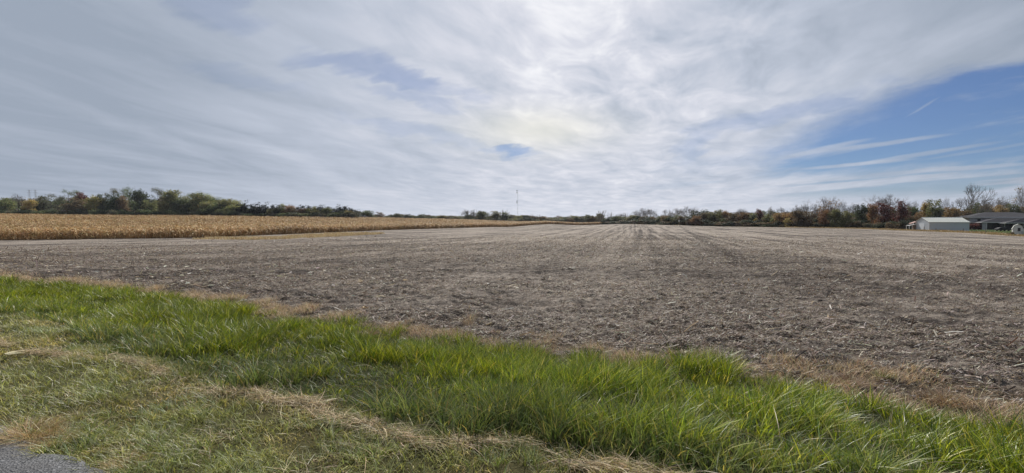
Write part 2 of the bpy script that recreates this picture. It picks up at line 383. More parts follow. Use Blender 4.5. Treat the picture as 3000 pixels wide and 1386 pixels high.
# ------------------------------------------------------------------ grass
M_grass = mat_leaf('green grass blades', .33, .42, .4, tgain=(1.25, 1.2, .6))
M_dry = mat_leaf('dry grass blades', .25, .6, .25, tgain=(1.1, 1.05, .9))
M_corn = mat_leaf('dry corn leaves', .14, .6, .2, tgain=(1.1, 1.0, .85))
def unit(a): return a/np.maximum(np.linalg.norm(a, axis=1, keepdims=True), 1e-9)
def blades(name, X, Y, H, width, col, mat, lean=.35, bend=.5, az=None, bias=None, segs=3, z=None, parent=None, coltip=None, taper=1.4, yaw=None):
    n = len(X); X = np.asarray(X); Y = np.asarray(Y); az = rng.uniform(0, 2*np.pi, n) if az is None else az
    d = np.column_stack([np.cos(az), np.sin(az), np.zeros(n)])
    if bias is not None: d = d+np.asarray(bias)
    H = H.reshape(-1, 1)
    ln = np.asarray(lean).reshape(-1, 1)*np.ones((n, 1))*rng.uniform(.4, 1.3, (n, 1)); bd = np.asarray(bend).reshape(-1, 1)*np.ones((n, 1))*rng.uniform(.2, 1.5, (n, 1))
    up = np.array([[0, 0, 1.]])
    D = H*(up+d*ln); B = H*(d*bd-up*np.minimum(.6, bd*.42))
    W = unit(np.column_stack([-d[:, 1], d[:, 0], rng.normal(0, .25, n)])+rng.normal(0, .35, (n, 3)))
    P = np.column_stack([X, Y, (ground(X, Y) if z is None else z)-.005])
    return ribbons(name, P, D, B, W, width, col, mat, segs, True, parent, coltip=coltip, taper=taper)
def scatter(n, s0, s1, l0, l1, pw=1.0):
    s = rng.uniform(s0, s1, n); l = rng.uniform(l0, l1, n)
    X = RN[0]*s+RD[0]*l; Y = RN[1]*s+RD[1]*l
    return X, Y, s, l
def infov(X, Y, mg=.25):
    return (Y > .5) & (np.abs(X) < Y*(1.19+mg)+1.2)
def colmix(n, cols, w):
    cols = np.array(cols); k = rng.choice(len(cols), n, p=np.array(w)/sum(w))
    c = cols[k]*rng.uniform(.75, 1.25, (n, 1)); return c*(1+rng.normal(0, .06, (n, 3)))

def tall_edge(l, X, Y):            # near and far border of the tall strip (s)
    near = MOW_S+(vn(l, l*0, 1.1, 41)-.5)*.45+(vn(l, l*0, .35, 42)-.5)*.2+.9*sst(l, -5.5, -10)
    far = TALL_S+(vn(l, l*0, 1.3, 43)-.5)*.8+(vn(l, l*0, .4, 44)-.5)*.5+.9*sst(l, -4, -16)+.32*sst(l, -8, -3)*sst(l, 3, 1)-1.0*sst(l, .8, 3.6)
    return near, far
# tall lush grass in tufts
nt_ = 54000
X, Y, s, l = scatter(nt_, 2.4, 8.4, -46, 13)
near, far = tall_edge(l, X, Y)
dist = np.hypot(X, Y)
keep = (s > near) & (s < far) & infov(X, Y) & (rng.random(nt_) < np.clip(14/np.maximum(dist, 1), .3, 1))
hn = np.clip((vn(X, Y, .85, 45)*.5+vn(X, Y, .36, 46)*.5-.5)*2.0+.52, 0, 1)
keep &= (rng.random(nt_) < (.25+.9*hn)) & (vn(X, Y, .24, 50)+.35*hn > .27) & (rng.random(nt_) > .6*sst(far-s, .7, 0))
X, Y, s, l, hn, near, far, dist = [a[keep] for a in (X, Y, s, l, hn, near, far, dist)]
def tufts(X, Y, hn, per, spread):
    n = len(X); k = np.repeat(np.arange(n), per)
    a = rng.uniform(0, 2*np.pi, len(k)); r = rng.uniform(0, 1, len(k))**.6*spread
    return k, X[k]+np.cos(a)*r, Y[k]+np.sin(a)*r, a
k, bx, by, a = tufts(X, Y, hn, 14, .055)
n = len(k)
Hh = (.06+.33*hn[k]**1.4)*rng.uniform(.45, 1.2, n)*(.75+.25*sst(s[k]-near[k], 0, .6))*(.7+.3*sst(far[k]-s[k], 0, .5))
tone = vn(bx, by, 1.7, 47)
vr = rng.uniform(.5, 1.3, (n, 1)); c = vr*colmix(n, [(.215,.25,.04),(.135,.185,.034),(.07,.12,.032),(.31,.34,.07),(.46,.41,.25)], [5, 5, 3.2, 1.8, .7])
gray = sst(near[k]+.6-s[k]+(vn(bx, by, .6, 48)-.5)*.9, -.1, .45)[:, None]
c = c*(1-gray)+gray*colmix(n, [(.13,.17,.085),(.20,.24,.14),(.36,.30,.18),(.07,.11,.04)], [4, 3, 1.3, 2])
c = c*(.75+.5*tone[:, None])
yel = (vn(bx, by, .9, 49) > .62)[:, None]; c = np.where(yel, c*np.array([[1.15, 1.1, .85]]), c)
o = blades('tall_grass', bx, by, Hh, rng.uniform(.004, .0115, n)*(1+dist[k]*.05), c, M_grass, .32, .45, a, (.12, .06, 0), 4, coltip=c*np.array([[1.5, 1.5, .95]]))  # tips yellower, also brightened in colour to look sunlit
tag(o, 'tall bright green unmown grass between the mown verge and the bare field', 'grass', kind='stuff')
n = 190000
X, Y, s, l = scatter(n, 2.5, 7.6, -24, 9); near, far = tall_edge(l, X, Y); kk = (s > near-.05) & (s < far+.1) & infov(X, Y) & (rng.random(n) < np.clip(7/np.hypot(X, Y), .1, 1)); X, Y = X[kk], Y[kk]; n = len(X)
o = blades('low_grass', X, Y, rng.uniform(.04, .13, n), rng.uniform(.003, .007, n), colmix(n, [(.13,.18,.04),(.08,.12,.03),(.36,.30,.18),(.22,.19,.10)], [4, 4, 1.4, 1.4]), M_grass, .7, .6, None, None, 2)
tag(o, 'low dull grass and dead blades growing between the tall green tufts', 'grass', kind='stuff')
# broader pale blades and dead stems that catch the light
n = 4500
X, Y, s, l = scatter(n, 2.5, 6.4, -22, 9); near, far = tall_edge(l, X, Y); kk = (s > near-.1) & (s < far) & infov(X, Y)
X, Y, s = X[kk], Y[kk], s[kk]; n = len(X)
c = colmix(n, [(.30,.34,.24),(.16,.24,.07),(.42,.36,.22)], [3, 3, 2])
o = blades('pale_grass', X, Y, rng.uniform(.12, .28, n), rng.uniform(.005, .010, n), c, M_grass, .6, .8, None, (.1, 0, 0), 4)
tag(o, 'broad pale grass blades mixed into the tall green grass', 'grass', kind='stuff')

# mown verge
def mown():
    n = 230000
    l = rng.uniform(-14, 5, n); s = rng.uniform(1.35, 3.7, n)
    X = RN[0]*s+RD[0]*l; Y = RN[1]*s+RD[1]*l
    near, far = tall_edge(l, X, Y); dist = np.hypot(X, Y)
    edge = ROAD_S-.03+(vn(l, l*0, .35, 31)-.5)*.14+(vn(l, l*0, 1.5, 33)-.5)*.15
    k = (s < near+.12) & (s > edge-rng.uniform(-.05, .06, n)) & infov(X, Y, .12) & (rng.random(n) < np.clip(4.5/dist, .15, 1))
    pn = vn(X, Y, .35, 51)*.5+vn(X, Y, .09, 57)*.5; k &= rng.random(n) < 1.7*pn-.15
    X, Y, s, l, near, dist, edge = [a[k] for a in (X, Y, s, l, near, dist, edge)]; n = len(X)
    lush = .05+.68*sst(vn(X, Y, .8, 52)*.6+vn(X, Y, .22, 53)*.4+.22*sst(s, 2.35, 1.7), .42, .68)
    d2 = np.clip((near-s)/.35, 0, 1)
    Hh = (.022+.05*lush+.055*vn(X, Y, .10, 54)**1.5)*rng.uniform(.5, 1.4, n)
    cg = colmix(n, [(.21,.26,.075),(.30,.35,.17),(.44,.47,.34),(.09,.13,.04)], [4, 3, 3, 2])
    cd_ = colmix(n, [(.36,.33,.12),(.48,.41,.20),(.64,.53,.34),(.17,.17,.06)], [4, 3, 3, 2])
    c = cg*lush[:, None]+cd_*(1-lush[:, None])
    c = c*(.8+.65*vn(X, Y, .3, 56)[:, None])*rng.uniform(.6, 1.45, (n, 1))
    o = blades('mown_grass', X, Y, Hh, rng.uniform(.003, .0068, n)*(1+dist*.04), c, M_grass, .55, .6, None, (.1, -.1, 0), 2)
    tag(o, 'short olive and grey green mown grass beside the asphalt', 'grass', kind='stuff')
mown()
def mown_tufts():
    n = 2600; l = rng.uniform(-13, 5, n); s = rng.uniform(1.45, 3.4, n); X = RN[0]*s+RD[0]*l; Y = RN[1]*s+RD[1]*l
    near, far = tall_edge(l, X, Y); k = (s < near) & infov(X, Y, .12) & (vn(X, Y, .5, 58)+rng.normal(0, .08, n) > .5); X, Y, s = X[k], Y[k], s[k]
    k, bx, by, a = tufts(X, Y, None, 26, .035); n = len(k)
    g = vn(X, Y, .7, 59)[k][:, None] > .5
    c = np.where(g, colmix(n, [(.16,.22,.05),(.30,.35,.18),(.48,.52,.38)], [3, 3, 3]), colmix(n, [(.24,.27,.08),(.58,.50,.30),(.36,.34,.14)], [3, 2.5, 3]))
    o = blades('grass_tufts', bx, by, rng.uniform(.05, .13, n), rng.uniform(.003, .006, n), c, M_grass, .5, .5, a, None, 3)
    tag(o, 'grey green tufts standing a little higher than the mown grass around them', 'grass', kind='stuff')
mown_tufts()
# thatch: flattened straw in a windrow along the mower's edge
def thatch():
    n = 52000
    l = rng.uniform(-14, 5, n)
    sb = MOW_S-.1+(vn(l, l*0, 1.1, 41)-.5)*.45+(vn(l, l*0, .35, 42)-.5)*.2
    s = sb+rng.normal(0, .04, n)+.05*(vn(l, l*0, .3, 63)-.5)
    m2 = rng.random(n) < .55
    s = np.where(m2, rng.uniform(1.5, 2.9, n), s)
    X = RN[0]*s+RD[0]*l; Y = RN[1]*s+RD[1]*l
    k = infov(X, Y, .12) & (Y > 1) & ((~m2) & (vn(l, s*0, .5, 61)+rng.normal(0, .1, n) > .38) | m2 & (vn(X, Y, .45, 62)+rng.normal(0, .12, n) > .66))
    X, Y, l, m2 = X[k], Y[k], l[k], m2[k]; n = len(X)
    az = rng.normal(math.atan2(RD[1], RD[0])+math.pi, .6, n)+math.pi*(rng.random(n) < .5)
    L = rng.uniform(.05, .22, n)[:, None]
    d = np.column_stack([np.cos(az), np.sin(az), rng.normal(.12, .2, n)])
    B = np.column_stack([rng.normal(0, .4, n), rng.normal(0, .4, n), -.15-.2*rng.random(n)])*L*.7
    z = ground(X, Y)+rng.uniform(.005, .05, n)*np.where(m2, .6, 1)
    W = unit(np.column_stack([-np.sin(az), np.cos(az), rng.normal(0, .5, n)]))
    c = colmix(n, [(.82,.70,.50),(.60,.47,.29),(.42,.35,.24),(.16,.13,.07)], [3.4, 4, 2, 2.6])
    o = ribbons('dead_grass', np.column_stack([X, Y, z]), d*L, B, W, rng.uniform(.002, .0058, n), c, M_dry, 3)
    tag(o, 'flattened tan dead grass in a ragged line along the mower edge', 'dead grass', kind='stuff')
thatch()
# brown weeds between the tall grass and the field
def brown():
    n = 420000
    X, Y, s, l = scatter(n, 5.8, 10.2, -60, 16); near, far = tall_edge(l, X, Y)
    e = FIELD_S+(vn(l, l*0, .9, 71)-.5)*1.0+(vn(l, l*0, .3, 74)-.5)*.5+.1+.7*sst(l, -4, -16)+.2*sst(l, -8, -3)*sst(l, 3, 1)+.4*sst(l, .5, 3)
    dist = np.hypot(X, Y)
    tuft = vn(X, Y, .30, 72)*.6+vn(X, Y, .9, 73)*.4
    k = (s > far-.35) & (s < e+rng.exponential(.12, n)) & infov(X, Y) & (tuft+rng.normal(0, .06, n) > .30+.16*sst(s, far, e)) & ~((s > e-.1) & (vn(X, Y, .22, 75) < .55)) & (rng.random(n) < np.clip(13/dist, .25, 1))
    X, Y, s, l, far, e, tuft, dist = [a[k] for a in (X, Y, s, l, far, e, tuft, dist)]; n = len(X)
    c = colmix(n, [(.62,.48,.32),(.52,.37,.25),(.78,.66,.47),(.33,.22,.14),(.24,.28,.08)], [4, 4, 3.4, 1.5, .9])
    Hh = (.06+.38*np.clip(tuft-.34, 0, .5))*rng.uniform(.5, 1.3, n)
    o = blades('dry_weeds', X, Y, Hh, rng.uniform(.0025, .006, n)*(1+dist*.06), c, M_dry, .6, .5, None, None, 2)
    tag(o, 'brown dried weeds in low clumps along the near edge of the field', 'dry weeds', kind='stuff')
brown()

# crop residue on the field
def residue():
    n = 1700000
    r = 4.6+(rng.random(n)**1.7)*96
    th = rng.uniform(-R(56), R(56), n); X = r*np.sin(th); Y = r*np.cos(th)
    f, c_, l_ = weights(X, Y); s = sc_(X, Y)
    pat = vn(X, Y*1.6, .45, 81)*.34+vn(X*.5, Y*1.5, 2.4, 82)*.36+vn(X*.4, Y, .16, 83)*.2+vn(X*.3, Y, 9, 86)*.2
    k = ((f > .35) | ((s > TALL_S+.1+.9*sst(lc_(X, Y), -4, -16)) & (Y < 30) & (rng.random(n) < .6))) & (c_ < .5) & infov(X, Y, .1) & (pat+rng.normal(0, .10, n) > .50) & (rng.random(n) < sst(r, 98, 45)*.9+.1)
    X, Y, r = X[k], Y[k], r[k]; n = len(X)
    big = rng.random(n) < .018
    L = np.where(big, rng.uniform(.09, .22, n), rng.uniform(.018, .07, n))*(1+r*.018)
    wd = np.where(big, rng.uniform(.007, .018, n), rng.uniform(.003, .009, n))*(1+r*.045)
    az = np.where(rng.random(n) < .5, rng.uniform(0, 2*np.pi, n), rng.normal(-.15, .5, n))
    d = np.column_stack([np.cos(az), np.sin(az), rng.normal(.08, .34, n)])*L[:, None]
    B = np.column_stack([rng.normal(0, .12, n), rng.normal(0, .12, n), rng.normal(-.05, .12, n)])*L[:, None]
    W = unit(np.column_stack([-np.sin(az), np.cos(az), rng.normal(0, .45, n)]))
    P = np.column_stack([X, Y, ground(X, Y)+rng.uniform(.0, .02, n)])-d*.5
    P[:, 2] = np.maximum(P[:, 2], ground(P[:, 0], P[:, 1]))
    c = colmix(n, [(.29,.235,.19),(.19,.145,.12),(.44,.385,.325),(.11,.08,.068),(.68,.64,.58),(.36,.27,.14)], [4, 4.6, 3.0, 5, 1.7, .8])
    o = ribbons('crop_residue', P, d, B, W, wd, c, M_dry, 2, False)
    tag(o, 'grey and tan chopped crop residue littering the bare soil', 'crop residue', kind='stuff')
    # standing stubble stems
    n = 90000
    r = 6+(rng.random(n)**1.4)*60; th = rng.uniform(-R(56), R(56), n); X = r*np.sin(th); Y = r*np.cos(th)
    f, c_, l_ = weights(X, Y)
    q = X*.959-Y*.282; qq = np.round(q/.38)*.38+rng.normal(0, .035, n); X = X+(qq-q)*.959; Y = Y-(qq-q)*.282
    k = (f > .5) & infov(X, Y, .1) & (vn(X, Y*1.5, 1.4, 84) > .38)
    X, Y, r = X[k], Y[k], r[k]; n = len(X)
    c = colmix(n, [(.27,.19,.15),(.34,.27,.20),(.18,.125,.10)], [4, 3, 3])
    o = blades('crop_stubble', X, Y, rng.uniform(.03, .11, n), rng.uniform(.003, .006, n)*(1+r*.05), c, M_dry, .35, .2, None, None, 2)
    tag(o, 'short brown stubble stems standing in rows across the bare field', 'stubble', kind='stuff')
residue()
def cobs():                         # pale cobs and husks dropped along the rows, seen as bright specks
    n = 15000; Y = 14+rng.random(n)**1.1*230; X = rng.uniform(-1.25, 1.25, n)*Y
    f, c_, l_ = weights(X, Y); q = X*.959-Y*.282; q2 = np.round(q/4.6)*4.6+rng.normal(0, .8, n); X = X+(q2-q)*.959; Y = Y-(q2-q)*.282
    k = (f > .9) & (c_ < .5) & (vn(X*.4, Y*.4, 4, 87) > .5) & (Y > 12); X, Y = X[k], Y[k]; n = len(X)
    az = rng.uniform(0, 6.28, n); L = rng.uniform(.1, .26, n)[:, None]*(1+Y[:, None]/160)
    d = np.column_stack([np.cos(az), np.sin(az), rng.uniform(0, .3, n)])*L; B = np.column_stack([np.zeros(n), np.zeros(n), -.2*np.ones(n)])*L
    o = ribbons('corn_cobs', np.column_stack([X, Y, ground(X, Y)+.03]), d, B, unit(np.column_stack([-np.sin(az), np.cos(az), rng.normal(0, .8, n)])), rng.uniform(.03, .07, n)*(1+Y/110), colmix(n, [(.68,.64,.56),(.55,.48,.36)], [2, 1]), M_dry, 2)
    tag(o, 'pale corn cobs and husk scraps scattered as bright specks over the field', 'corn cobs', kind='stuff')
cobs()

# ------------------------------------------------------------------ solid modelling helpers
def tube(Vs, Fs, a, b, r0, r1, n=4):
    a = Vector(a); b = Vector(b); d = (b-a); 
    if d.length < 1e-6: return
    d.normalize(); s = d.orthogonal().normalized(); t = d.cross(s); i0 = len(Vs)
    for c, r in ((a, r0), (b, r1)):
        for k in range(n):
            an = 2*math.pi*k/n; Vs.append(tuple(c+(s*math.cos(an)+t*math.sin(an))*r))
    for k in range(n): Fs.append((i0+k, i0+(k+1) % n, i0+n+(k+1) % n, i0+n+k))
    Fs.append(tuple(i0+k for k in range(n))[::-1]); Fs.append(tuple(i0+n+k for k in range(n)))
def box(Vs, Fs, x0, x1, y0, y1, z0, z1):
    i = len(Vs)
    Vs += [(x0,y0,z0),(x1,y0,z0),(x1,y1,z0),(x0,y1,z0),(x0,y0,z1),(x1,y0,z1),(x1,y1,z1),(x0,y1,z1)]
    Fs += [(i,i+3,i+2,i+1),(i+4,i+5,i+6,i+7),(i,i+1,i+5,i+4),(i+1,i+2,i+6,i+5),(i+2,i+3,i+7,i+6),(i+3,i,i+4,i+7)]
def pymesh(name, V, Fc):
    me = bpy.data.meshes.new(name); me.from_pydata(V, [], Fc); me.update(); return me
def part(name, V, Fc, mat, parent): return link(name, pymesh(name, V, Fc), mat, parent)

# ------------------------------------------------------------------ single plants and stalks near the camera
def dry_tuft(px, Yd, label, rad_, hh, cols, n=420, name='dry_grass_tuft', cat='grass tuft', flat=.9):
    x0, y0 = PX(px, Yd), Yd; z0 = gz(x0, y0)
    a = rng.uniform(0, 2*np.pi, n); r = rng.random(n)**.7*rad_
    X = np.cos(a)*r; Y = np.sin(a)*r*.7
    c = colmix(n, cols, [1]*len(cols))
    o = blades(name, X, Y, hh*rng.uniform(.4, 1.2, n), rng.uniform(.002, .004, n)*(1+Yd*.06), c, M_dry if flat > .5 else M_grass, flat, .8, a, None, 3, z=np.zeros(n)+.01)
    o.location = (x0, y0, float(ground(x0, y0))); tag(o, label, cat); return o
tan = [(.50,.37,.19),(.40,.28,.14),(.58,.46,.28)]
dry_tuft(60, 3.22, 'wide straw coloured dry tuft lying over the asphalt edge in the bottom left corner', .17, .11, tan, 900)
dry_tuft(130, 3.12, 'smaller straw coloured tuft touching the right end of the wide dry tuft on the asphalt', .11, .085, tan, 500)
dry_tuft(345, 2.86, 'small tan tuft of dry grass at the tip of the asphalt beside green mown grass', .09, .07, tan, 320)
rust = [(.34,.22,.14),(.28,.18,.11),(.42,.31,.2)]
for px, Yd, lab, rr in ((1075, 8.0, 'low brown weed tuft at the field edge, leftmost of the row of round tufts', .14), (1475, 7.0, 'round reddish brown weed tuft on bare soil just beyond the tall grass in the middle', .2),
                        (1580, 6.9, 'round brown weed tuft to the right of the reddish one near the middle', .18), (2500, 5.6, 'wide brown weed tuft where the tall green grass meets the dark soil at right', .24),
                        (2790, 5.1, 'big tan brown weed tuft near the right end of the brown weed strip', .28)):
    dry_tuft(px, Yd, lab, rr, .14, rust+[(.3,.22,.12)], 500, 'weed_tuft', 'weed tuft', .6)
gr = [(.10,.18,.02),(.14,.22,.03),(.06,.12,.02)]
dry_tuft(1193, 7.5, 'small bright green weed growing alone on the soil past the tall grass', .09, .13, gr, 160, 'green_weed', 'weed', .45)
dry_tuft(1618, 6.75, 'tiny bright green weed between brown tufts near the middle of the field edge', .06, .10, gr, 90, 'green_weed', 'weed', .45)
dry_tuft(2610, 5.75, 'low green weed on the soil at the edge of the brown weeds at right', .12, .07, gr, 160, 'green_weed', 'weed', .45)
dry_tuft(225, 12.2, 'thin dry yellow weed standing at the far left edge of the bare field', .1, .22, tan, 60, 'dry_weed', 'weed', .4)

M_stalk = mat_plain('dry corn stalk', (.40, .35, .29), .75, .35, 30, .2, (1, 1, .1))
M_husk = mat_leaf('corn husk', .2, .55, .2, tgain=(1, 1, 1))
def stalk(px, Yd, L, az, label):
    x0, y0 = PX(px, Yd), Yd; o = empty('corn_stalk', (x0, y0, float(ground(x0, y0))+.02), az)
    V, Fc = [], []; n = 6; pts = []
    for i in range(n+1):
        t = i/n-.5; pts.append((t*L, .02*math.sin(i*1.7+px)*L, .012*math.sin(i*2.3+px)))
    for i in range(n):
        r = .011-.005*i/n; tube(V, Fc, pts[i], pts[i+1], r, r-.0008, 6)
        a = Vector(pts[i]); b = Vector(pts[i+1]); tube(V, Fc, a-(b-a).normalized()*.008, a+(b-a).normalized()*.008, r*1.25, r*1.25, 6)
    part('stem', V, Fc, M_stalk, o)
    k = 5; P = np.array([pts[i % n] for i in range(1, k+1)]); a = rng.uniform(-1.0, 1.0, k)
    D = np.column_stack([np.cos(a), np.sin(a), rng.uniform(0, .3, k)])*.16; B = np.column_stack([rng.normal(0, .05, k), rng.normal(0, .05, k), -.05*np.ones(k)])
    W = unit(np.column_stack([-np.sin(a), np.cos(a), rng.normal(0, .4, k)])); w_ = rng.uniform(.012, .025, k); c_ = colmix(k, [(.4,.34,.26),(.5,.45,.36)], [1, 1])
    for j in range(k): ribbons('leaf', P[j:j+1], D[j:j+1], B[j:j+1], W[j:j+1], w_[j:j+1], c_[j:j+1], M_husk, 3, True, o)
    tag(o, label, 'corn stalk', 'corn stalks lying on the soil')
G1 = 'pale dry corn stalk lying on the soil past the grass'
for i, (px, Yd, L, az) in enumerate(((1795, 6.75, .7, -.25), (1705, 6.9, .5, -.35), (1880, 7.3, .6, .1), (2060, 6.65, .55, .05), (2130, 6.2, .6, -.15), (2215, 6.15, .5, -.35), (2290, 6.2, .45, .4),
     (1560, 8.0, .5, -.1), (2330, 6.0, .6, -.1), (2480, 6.25, .8, .0), (2600, 6.0, .75, -.12), (2690, 6.3, .5, .3), (2440, 6.7, .5, -.4), (2820, 6.0, .4, .2), (1420, 8.2, .35, -.5), (2540, 7.6, .5, -.1), (2750, 7.2, .55, .15), (2900, 5.5, .45, -.5), (1960, 8.4, .5, -.3))):
    stalk(px, Yd, L, az, G1)
def husk(px, Yd, label, sz, cols, n=7):
    x0, y0 = PX(px, Yd), Yd
    P = rng.normal(0, .03, (n, 3))*[[1, 1, .2]]; P[:, 2] = np.abs(P[:, 2])+.03; az = rng.normal(.2, .9, n)
    D = np.column_stack([np.cos(az), np.sin(az), rng.uniform(0, .35, n)])*sz; B = np.column_stack([rng.normal(0, .3, n), rng.normal(0, .3, n), -rng.uniform(.1, .4, n)])*sz
    o = ribbons('corn_husk', P, D, B, unit(np.column_stack([-np.sin(az), np.cos(az), rng.normal(0, .5, n)])), np.full(n, sz*.2), colmix(n, cols, [1]*len(cols)), M_husk, 4)
    o.location = (x0, y0, float(ground(x0, y0))); tag(o, label, 'corn husk')
yl = [(.42,.30,.11),(.46,.36,.2)]; pl_ = [(.6,.52,.38),(.5,.42,.3)]
husk(1960, 6.95, 'yellow corn husk lying among pale stalks on the soil right of centre', .17, yl, 9)
husk(2010, 6.95, 'pale papery corn husk just right of the yellow husk', .16, pl_)
husk(1105, 12.5, 'curled cream corn husk alone on the dark soil left of centre', .25, pl_)
husk(1060, 10.8, 'orange brown corn husk in front of the curled cream husk', .18, [(.5,.28,.1),(.45,.3,.14)])
husk(2440, 9.5, 'long orange straw coloured husk flat on the soil at right', .22, [(.36,.26,.14)], 5)
husk(2510, 8.4, 'short pale yellow husk lying below the long orange one at right', .10, yl, 3)
husk(940, 3.75, 'cream coloured torn husk leaf lying on the mown grass', .11, pl_, 4)
husk(955, 3.45, 'broken pale husk scrap lying on mown grass nearer the camera', .09, pl_, 3)
husk(190, 4.9, 'pale bleached leaf scrap on the mown grass at left', .1, [(.55,.5,.42)], 3)
husk(10, 5.2, 'flat pale straw strip at the left edge of the photo on mown grass', .2, pl_, 3)
husk(1680, 3.75, 'rust brown curled leaf lying low in the tall green grass', .1, [(.25,.1,.05)], 3)

# ------------------------------------------------------------------ standing corn
def corn():
    x0, y0 = CORN.min(0); x1, y1 = CORN.max(0)
    x0 = max(x0, -470)
    A = (x1-x0)*(y1-y0)
    def pts(dens, minY=0):
        n = int(A*dens); X = rng.uniform(x0, x1, n); Y = rng.uniform(y0, y1, n)
        q = X*.959-Y*.282; qq = np.round(q/.76)*.76; X = X+(qq-q)*.959; Y = Y-(qq-q)*.282
        k = inside(X, Y, CORN) & (np.abs(X) < Y*1.24+2); return X[k], Y[k]
    near = np.array(CORN_NEAR)
    def dedge(X, Y):
        d = np.full(len(X), 1e9)
        for (ax, ay), (bx, by) in zip(near[:-1], near[1:]):
            ex, ey = bx-ax, by-ay; t = np.clip(((X-ax)*ex+(Y-ay)*ey)/(ex*ex+ey*ey), 0, 1)
            d = np.minimum(d, np.hypot(X-ax-t*ex, Y-ay-t*ey))
        return d
    X, Y = pts(4.2); e = dedge(X, Y)
    w = np.where(e < 7, 1.0, np.clip(110/Y*.38, .08, .4)); k = rng.random(len(X)) < w; X, Y, e = X[k], Y[k], e[k]
    n = len(X); Z = ground(X, Y, False); H = 2.15*(.76+.36*rng.random(n)+.22*(vn(X, Y, 9, 91)-.5)+.16*(vn(X, Y, 2.5, 92)-.5))*(1-.25*(e < 1)*rng.random(n))
    front = e < 7
    Ps, Ds, Bs, Ws, wd, cs = [], [], [], [], [], []
    pal = [(.60,.43,.225),(.48,.325,.16),(.70,.53,.29),(.34,.20,.085),(.80,.66,.42)]
    def add(P, D, B, W, w_, c): Ps.append(P); Ds.append(D); Bs.append(B); Ws.append(W); wd.append(w_); cs.append(c)
    up = np.array([[0, 0, 1.]])
    # stems with tassels
    a = rng.uniform(0, 6.28, n); tilt = np.column_stack([rng.normal(0, .06, n), rng.normal(0, .06, n), np.ones(n)])
    P = np.column_stack([X, Y, Z]); W0 = unit(np.column_stack([np.ones(n), rng.normal(0, .4, n), np.zeros(n)]))
    add(P, tilt*H[:, None], P*0, W0, .045*(1+Y/300), colmix(n, [(.30,.20,.10),(.22,.14,.07)], [1, 1]))
    for rep in range(9):
        use = front | (rep < 4); idx = np.nonzero(use)[0]; m = len(idx)
        t = rng.uniform(.08, 1.0, m) if rep >= 4 else rng.uniform(.62, 1.02, m)
        a = rng.uniform(0, 6.28, m); L = rng.uniform(.35, .75, m)[:, None]
        d = np.column_stack([np.cos(a), np.sin(a), rng.uniform(.3, 1.0, m)])*L
        b = np.column_stack([np.cos(a)*.2, np.sin(a)*.2, -rng.uniform(.8, 1.9, m)])*L
        W = unit(np.column_stack([-np.sin(a), np.cos(a), rng.normal(0, .5, m)]))
        lowd = (.62+.38*np.clip(t, 0, 1))[:, None]*0+1
        add(P[idx]+tilt[idx]*(H[idx]*t)[:, None], d, b, W, rng.uniform(.06, .13, m)*(1+Y[idx]/260), colmix(m, pal, [5, 5.5, 2.6, 3, .5])*(.84+.32*vn(X[idx], Y[idx], 14, 93)[:, None]))
    o = ribbons('corn_field', *[np.concatenate(v) for v in (Ps, Ds, Bs, Ws)], np.concatenate(wd), np.concatenate(cs), M_corn, 2, True, taper=2.2)
    tag(o, 'golden brown standing dry corn crop covering the left side of the field', 'corn', kind='stuff')
corn()
# golden grass at the foot of the corn
def far_grass(name, label, poly, n, hh, cols, wts, wd, seed, thr=.4, cat='dry grass', mat=None):
    poly = np.array(poly); x0, y0 = poly.min(0); x1, y1 = poly.max(0)
    X = rng.uniform(x0, x1, n); Y = rng.uniform(y0, y1, n)
    k = inside(X, Y, poly) & (vn(X, Y*2, 3.5, seed)+rng.normal(0, .08, n) > thr); X, Y = X[k], Y[k]; m = len(X)
    o = blades(name, X, Y, hh*rng.uniform(.5, 1.3, m)*(.6+.8*vn(X, Y, 2, seed+1)), rng.uniform(.6, 1.4, m)*wd, colmix(m, cols, wts), mat or M_dry, .4, .5, None, None, 2)
    tag(o, label, cat, kind='stuff')
far_grass('dry_grass', 'pale golden grass strip lying along the foot of the corn', [(PX(560,83),83),(PX(780,78),78),(PX(960,88),88),(PX(1130,112),112),(PX(1120,124),124),(PX(1000,120),120),(PX(790,92),92),(PX(600,88.5),88.5)],
          52000, .42, [(.60,.49,.29),(.50,.38,.21),(.34,.23,.13)], [4, 3, 1.8], .07, 101, .42)

